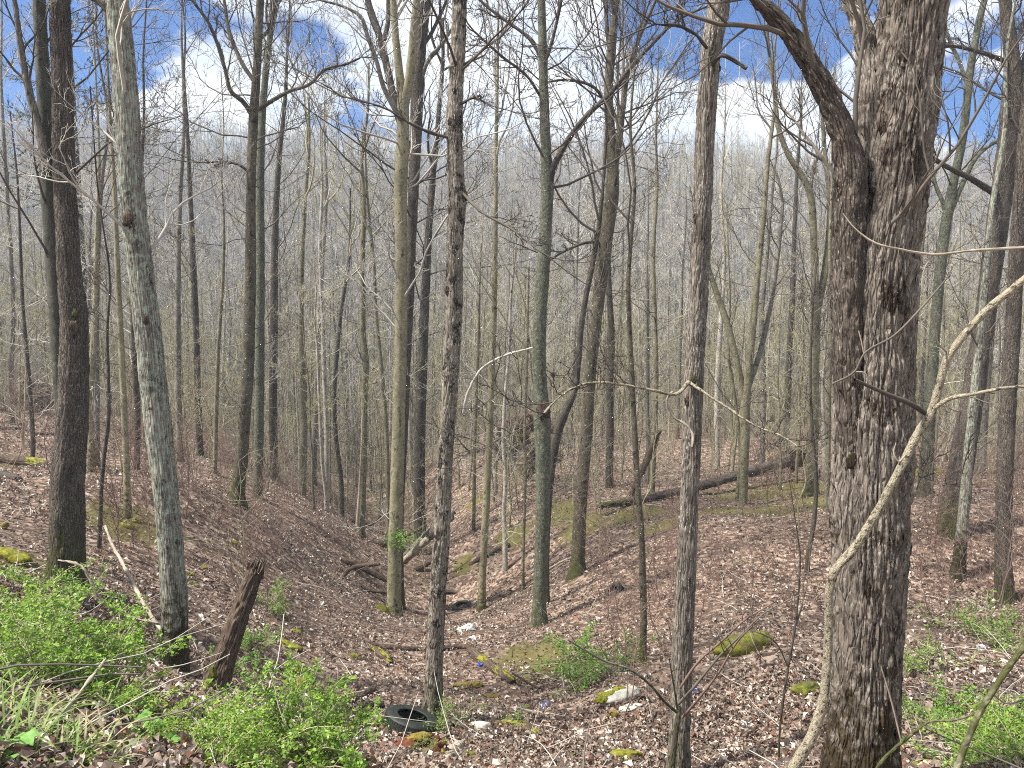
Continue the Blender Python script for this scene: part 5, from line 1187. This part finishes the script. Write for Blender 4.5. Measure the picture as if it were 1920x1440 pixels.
g_ = G(943, 1405); F = frame_from(gn_norm(g_[0], g_[1]) + np.array([.1, -.3, 0])); th = np.arange(24) / 24 * 2 * math.pi
a = Acc(); pr = np.array([(.001, -.055), (.026, -.055), (.032, 0), (.037, .04), (.040, .042), (.040, .046), (.036, .046), (.031, 0), (.025, -.05), (.001, -.05)])
V = np.stack([pr[:, 0][:, None] * np.cos(th), pr[:, 0][:, None] * np.sin(th), pr[:, 1][:, None] + 0 * th], -1)
i = np.arange(len(pr) - 1)[:, None] * 24; j = np.arange(24)[None]; j2 = (j + 1) % 24
a.add(V.reshape(-1, 3) @ F.T, np.stack([i + j, i + j2, i + 24 + j2, i + 24 + j], -1).reshape(-1, 4))
put(a.build('plastic_cup', M['clear'], None, loc=tuple(g_ + F[:, 2] * .01)), 'cloudy plastic cup sunk in the leaves at the bottom', 'cup')

# ------------------------------------------------------------------ green plants
def leafset(acc, C, Nn, size, col, fold=.25, aspect=.62):
    """C centres, Nn normals: each a folded leaf of four triangles"""
    n = len(C); rv = RNG.normal(size=(n, 3)); a = nrm(np.cross(Nn, rv)); b = np.cross(Nn, a)
    s = size[:, None]
    base = C - a * s * .5; tip = C + a * s * .5 - Nn * s * fold * .4
    l = C + b * s * .5 * aspect + Nn * s * fold * .35; r = C - b * s * .5 * aspect + Nn * s * fold * .35
    V = np.stack([base, l, tip, r, C], 1)
    T = np.array([[0, 4, 1], [1, 4, 2], [2, 4, 3], [3, 4, 0]])
    acc.add(V.reshape(-1, 3), None, (T[None] + (np.arange(n) * 5)[:, None, None]).reshape(-1, 3), col=np.repeat(col, 5, 0))
def greencol(n, a=(.075, .20, .02), b=(.22, .36, .05), rng=RNG):
    t = rng.random((n, 1)); return np.array(a) * (1 - t) + np.array(b) * t
def shrub_proto(seed, h, ncane, nl, lsize, ca, cb, spread=.7):
    rng = np.random.default_rng(seed)
    st = Acc(); lf = Acc()
    S = np.stack([rng.normal(0, .12, ncane), rng.normal(0, .12, ncane), np.full(ncane, -.05)], -1); az = rng.uniform(0, 6.28, ncane)
    D = np.stack([np.cos(az) * spread, np.sin(az) * spread, np.ones(ncane)], -1)
    P, R = grow(rng, S, D, h * rng.uniform(.7, 1.3, ncane), np.full(ncane, .006), 8, -.10, .12, .4); st.tube(P, R, 4)
    S, D, L, R0 = spawn(rng, P, R, np.full(ncane, h), 8, .8, .38, .7, .2, .002)
    P2, R2 = grow(rng, S, D, L, R0, 5, .05, .2); st.tube(P2, R2, 3)
    B, n, _ = P2.shape
    bi = rng.integers(0, B, nl); f = rng.random(nl) ** .7 * (n - 1.01); i = f.astype(int); fr = (f - i)[:, None]
    C = P2[bi, i] * (1 - fr) + P2[bi, i + 1] * fr + rng.normal(0, .018, (nl, 3)) * (lsize / .025)
    Nn = nrm(rng.normal(0, .55, (nl, 3)) + np.array([0, 0, 1.]))
    leafset(lf, C, Nn, lsize * rng.lognormal(0, .32, nl), greencol(nl, ca, cb, rng))
    root = empty('green_shrub', (0, 0, 0), '', 'shrub')
    st.build('canes', M['twig_olive'], root); lf.build('foliage', M['green'], root)
    return root
SH = [shrub_proto(501, .62, 18, 4000, .026, (.085, .21, .015), (.27, .40, .05)), shrub_proto(502, .5, 14, 2600, .024, (.10, .22, .02), (.30, .42, .055)),
      shrub_proto(503, .42, 12, 1500, .026, (.08, .21, .02), (.2, .36, .04)), shrub_proto(504, .55, 10, 900, .028, (.10, .19, .03), (.24, .33, .07))]
first = [True] * 4
for (px, py, k, s, lab) in [
    (548, 1428, 0, 1.0, 'largest bright green leafy shrub at the bottom, left of the tyre'), (610, 1440, 0, .68, 'bright green shrub at the right end of the bottom thicket beside the tyre'),
    (490, 1428, 1, .9, 'bright green shrub left of the largest bottom shrub'), (440, 1428, 1, .8, 'low green shrub at the bottom below the leaning stump'),
    (590, 1345, 1, .9, 'green shrub growing against the ochre mossy lumps'), (380, 1440, 1, .75, 'small low green shrub at the bottom edge below the lichen tree'),
    (190, 1305, 0, .9, 'dense green shrub under the bleached dry stalk'), (90, 1290, 0, .85, 'dense green shrub near the left edge above the grass'), (240, 1335, 1, .7, 'green shrub in front of the leaning lichen tree'),
    (20, 1255, 1, .95, 'green shrub at the left frame edge'), (300, 1390, 1, .6, 'low green plant below the mossy stone at the lichen tree'),
    (35, 1170, 1, 1.2, 'olive-green bush at the left edge behind the dense shrubs'), (130, 1130, 2, 1., 'thin green plants at the foot of the double trunk'), (75, 1125, 1, 1.1, 'spreading green bush left of the double trunk foot'),
    (515, 1145, 3, 1.5, 'faint sparse green shrub on the slope above the broken stump'), (458, 1215, 2, 1.0, 'leafy green spray rising against the leaning broken stump'), (440, 1275, 2, .9, 'green spray at the base of the leaning broken stump'),
    (1090, 1235, 2, 1.5, 'bright green shrub on the leafy slope, left of the thin wavy sapling'), (1115, 1290, 2, 1.3, 'lower green shrub between the wavy sapling and the blue can'), (1165, 1245, 3, 1.2, 'sparse green shrub touching the thin wavy sapling'),
    (842, 1372, 3, .8, 'tall thin green plant right of the mottled trunk foot'), (968, 1362, 3, .6, 'small green plant growing through the flat moss-topped log'), (1745, 1265, 3, 1.2, 'yellow-green plants close to the right side of the maple'),
    (1830, 1190, 3, 1.6, 'sparse green plants on the right slope below the dark brown trunk'), (1890, 1215, 3, 1.4, 'sparse green plants at the right frame edge'), (1760, 1345, 2, 1.0, 'low green plants right of the maple foot'),
    (1850, 1400, 1, 1.0, 'bright green plants in the lower right corner'), (1900, 1375, 2, 1.1, 'bright green plants at the right edge behind the leaning stick'), (1800, 1430, 2, .9, 'green plants at the bottom under the leaning stick'), (1900, 1450, 1, .9, 'green plants at the extreme lower right corner'),
    (1760, 1390, 3, .9, 'thin green plants beside the maple foot at the right'), (785, 1420, 3, .5, 'tiny green plant in front of the red rotten stump')]:
    o = SH[k] if first[k] else copy_tree(SH[k]); first[k] = False
    g_ = G(px, py, 2.); o.location = tuple(g_); o.scale = (s, s, s * (1.5 if 'tall' in lab else 1)); o.rotation_euler = (0, 0, random.uniform(0, 6.28)); tag(o, lab, 'plant' if 'plant' in lab else 'shrub', 'green plants and shrubs leafing out on the forest floor')
# leaf tuft on the smooth trunk
c = W(752, 1012, 19.6); lf = Acc(); n = 320
leafset(lf, RNG.normal(0, 1, (n, 3)) * np.array([.22, .14, .12]), nrm(RNG.normal(0, .5, (n, 3)) + [0, 0, 1]), RNG.uniform(.05, .09, n), greencol(n))
o = lf.build('climbing_plant', M['green'], None, loc=tuple(c)); put(o, 'small bright green leaf tuft growing on the smooth forked trunk', 'plant')
# broad leaved weeds
for (x, y, lab) in ((300, 1400, 'broad light-green weed leaves at the bottom left'), (275, 1385, 'round-leaved light green weed beside the low shrubs'), (10, 1425, 'broad-leaved weed in the lower left corner')):
    g_ = G(x, y, 2.); lf = Acc(); n = 14
    leafset(lf, RNG.normal(0, 1, (n, 3)) * np.array([.06, .06, .015]) + [0, 0, .07], nrm(RNG.normal(0, .3, (n, 3)) + [0, -.2, 1]), RNG.uniform(.05, .085, n), greencol(n, (.16, .33, .06), (.22, .42, .10)), aspect=.9)
    put(lf.build('broadleaf_weed', M['green'], None, loc=tuple(g_)), lab, 'plant')
# grass
def grass(label, px, py, n, L, seed, dry=.2):
    rng = np.random.default_rng(seed); g_ = G(px, py, 1.8); a = Acc()
    S = rng.normal(0, .07, (n, 3)) * np.array([1, 1, 0]); az = rng.uniform(0, 6.28, n); el = rng.uniform(.5, 2.2, n)
    D = np.stack([np.cos(az), np.sin(az), el], -1); P, _ = grow(rng, S, D, L * rng.uniform(.5, 1.2, n), np.ones(n), 6, -.20, .05)
    w = .0045 * np.sin(np.linspace(.5, math.pi, 7)); sd = nrm(np.cross(D, np.array([0, 0, 1.])))
    V = np.stack([P - sd[:, None] * w[None, :, None], P + sd[:, None] * w[None, :, None]], 2).reshape(-1, 3)
    k = np.arange(6) * 2; q = np.stack([k, k + 1, k + 3, k + 2], -1); Q = (q[None] + (np.arange(n) * 14)[:, None, None]).reshape(-1, 4)
    cl = np.where(rng.random((n, 1)) < dry, np.array([[.42, .36, .20]]), greencol(n, (.10, .19, .03), (.26, .36, .09), rng))
    a.add(V, Q, col=np.repeat(cl, 14, 0)); put(a.build('grass_tuft', M['green'], None, loc=tuple(g_)), label, 'grass', 'grass tufts at the lower left')
for k, (x, y, n, L, lab) in enumerate(((15, 1340, 150, .5, 'long-bladed grass tuft at the left frame edge'), (45, 1390, 130, .45, 'grass tuft second from the left edge, low down'), (135, 1428, 170, .38, 'arching grass tuft at the bottom beside brown leaves'),
        (190, 1345, 90, .36, 'grass tuft under the bleached dry stalk'), (205, 1330, 80, .34, 'grass tuft right of the bleached dry stalk'), (5, 1420, 120, .4, 'grass tuft in the lower left corner'), (75, 1350, 100, .4, 'grass tuft in front of the dense green shrub'), (170, 1440, 90, .3, 'short grass tuft at the bottom edge'))):
    grass(lab, x, y, int(n * .5), L * .72, 600 + k, .28)

# ------------------------------------------------------------------ leaf litter, twigs, brush: nobody could count these
def scatter_wedge(n, d0, d1, power, rng, wide=.92):
    u = rng.random(n * 3); d = (d0 ** power + u * (d1 ** power - d0 ** power)) ** (1 / power)
    x = rng.uniform(-wide, wide, n * 3) * d
    return x[:n], d[:n]
rng = np.random.default_rng(901)
xs = []; ys = []
for (n, d0, d1, pw) in ((70000, 2.2, 10, 1.7), (150000, 8, 38, .55)):
    x, d = scatter_wedge(n, d0, d1, pw, rng, .85); xs.append(x); ys.append(d)
x = np.concatenate(xs); d = np.concatenate(ys)
mf = np.zeros(len(x))
for p, r in mossp: mf = np.maximum(mf, np.exp(-((x - p[0]) ** 2 + (d - p[1]) ** 2) / r ** 2))
keep = rng.random(len(x)) > mf * .6
clump = fbm(np.stack([x * 1.3, d * 1.3, 0 * x], -1), 3); keep &= rng.random(len(x)) < np.clip(.75 + clump * .5, .2, 1)
x, d = x[keep], d[keep]; n = len(x); z = H(x, d)
C = np.stack([x, d, z + rng.uniform(.008, .075, n)], -1)
Nn = nrm(rng.normal(0, .42, (n, 3)) + np.array([0, -.12, 1.]))
t = rng.random((n, 1)) ** 1.3; tt = rng.random((n, 1))
colr = np.array([.062, .042, .031]) * (1 - t) + np.array([.35, .272, .215]) * t
colr = np.where(tt > .90, np.array([[.56, .50, .43]]), colr); colr = np.where(tt < .12, np.array([[.17, .085, .055]]) * (.5 + t), colr)
lf = Acc(); leafset(lf, C, Nn, np.clip(rng.lognormal(math.log(.050), .36, n), .025, .14) * (1 + .012 * d), colr, fold=.7, aspect=.58)
tag(lf.build('leaf_litter', M['leaf'], None, smooth=False), 'brown fallen leaves carpeting the slopes', 'leaf litter', None, 'stuff')
n = 1500; x, d = scatter_wedge(n, 3.5, 30, 1.0, rng, .85); z = H(x, d)
az = rng.uniform(0, 6.28, n); L = rng.uniform(.15, 1.1, n)
S = np.stack([x, d, z + .02], -1); D = np.stack([np.cos(az), np.sin(az), rng.normal(.06, .12, n)], -1)
P, R = grow(rng, S, D, L, rng.uniform(.003, .009, n), 5, -.02, .12, .5); P[..., 2] = np.maximum(P[..., 2], H(P[..., 0], P[..., 1]) + .012)
a = Acc(); k = n // 2; a.tube(P[:k], R[:k], 4, 0); a.tube(P[k:], R[k:], 4, 1)
tag(a.build('fallen_twigs', [M['twig'], M['twig_pale']]), 'loose twigs strewn over the leaves', 'twigs', None, 'stuff')
bx, bd, bk_, bs_ = [], [], [], []
for (n, d0, d1, ks, s0, s1) in ((4200, 38, 95, (0, 2, 3, 4), .5, 1.6), (1500, 26, 60, (0, 3, 4), .3, .8), (420, 12, 32, (1, 5), .5, 1.1)):
    x, d = scatter_wedge(n, d0, d1, 1.3, rng, .85)
    ok = np.ones(n, bool) if d0 > 20 else (x / d < -.22) | (x / d > .12)
    ok &= ~((d < 34) & (x / d > -.27) & (x / d < -.03))
    x, d = x[ok], d[ok]; bx.append(x); bd.append(d); bk_.append(rng.choice(ks, len(x))); bs_.append(rng.uniform(s0, s1, len(x)))
bx, bd = np.concatenate(bx), np.concatenate(bd)
scatter_obj('understory_brush', 'fine bare brush filling the hollow between the trunks', 'brush', sap, np.stack([bx, bd, H(bx, bd)], -1), np.concatenate(bk_), np.concatenate(bs_), .14)
# ------------------------------------------------------------------ air
hz = Acc(); x0, x1, y0, y1, z0, z1 = -930, 930, -75, 1020, ZMIN - 1.0, ZMAX + 27
hz.add([(x0, y0, z0), (x1, y0, z0), (x1, y1, z0), (x0, y1, z0), (x0, y0, z1), (x1, y0, z1), (x1, y1, z1), (x0, y1, z1)],
       [(0, 3, 2, 1), (4, 5, 6, 7), (0, 1, 5, 4), (1, 2, 6, 5), (2, 3, 7, 6), (3, 0, 4, 7)])
hm = bpy.data.materials.new('haze_air'); hm.use_nodes = True; hm.node_tree.nodes.clear()
pv = hm.node_tree.nodes.new('ShaderNodeVolumePrincipled'); ho = hm.node_tree.nodes.new('ShaderNodeOutputMaterial')
pv.inputs['Color'].default_value = (.70, .84, 1., 1); pv.inputs['Density'].default_value = .0012; pv.inputs['Anisotropy'].default_value = .2
hm.node_tree.links.new(pv.outputs[0], ho.inputs['Volume'])
tag(hz.build('haze', hm, smooth=False, attrs=False), kind='stuff')
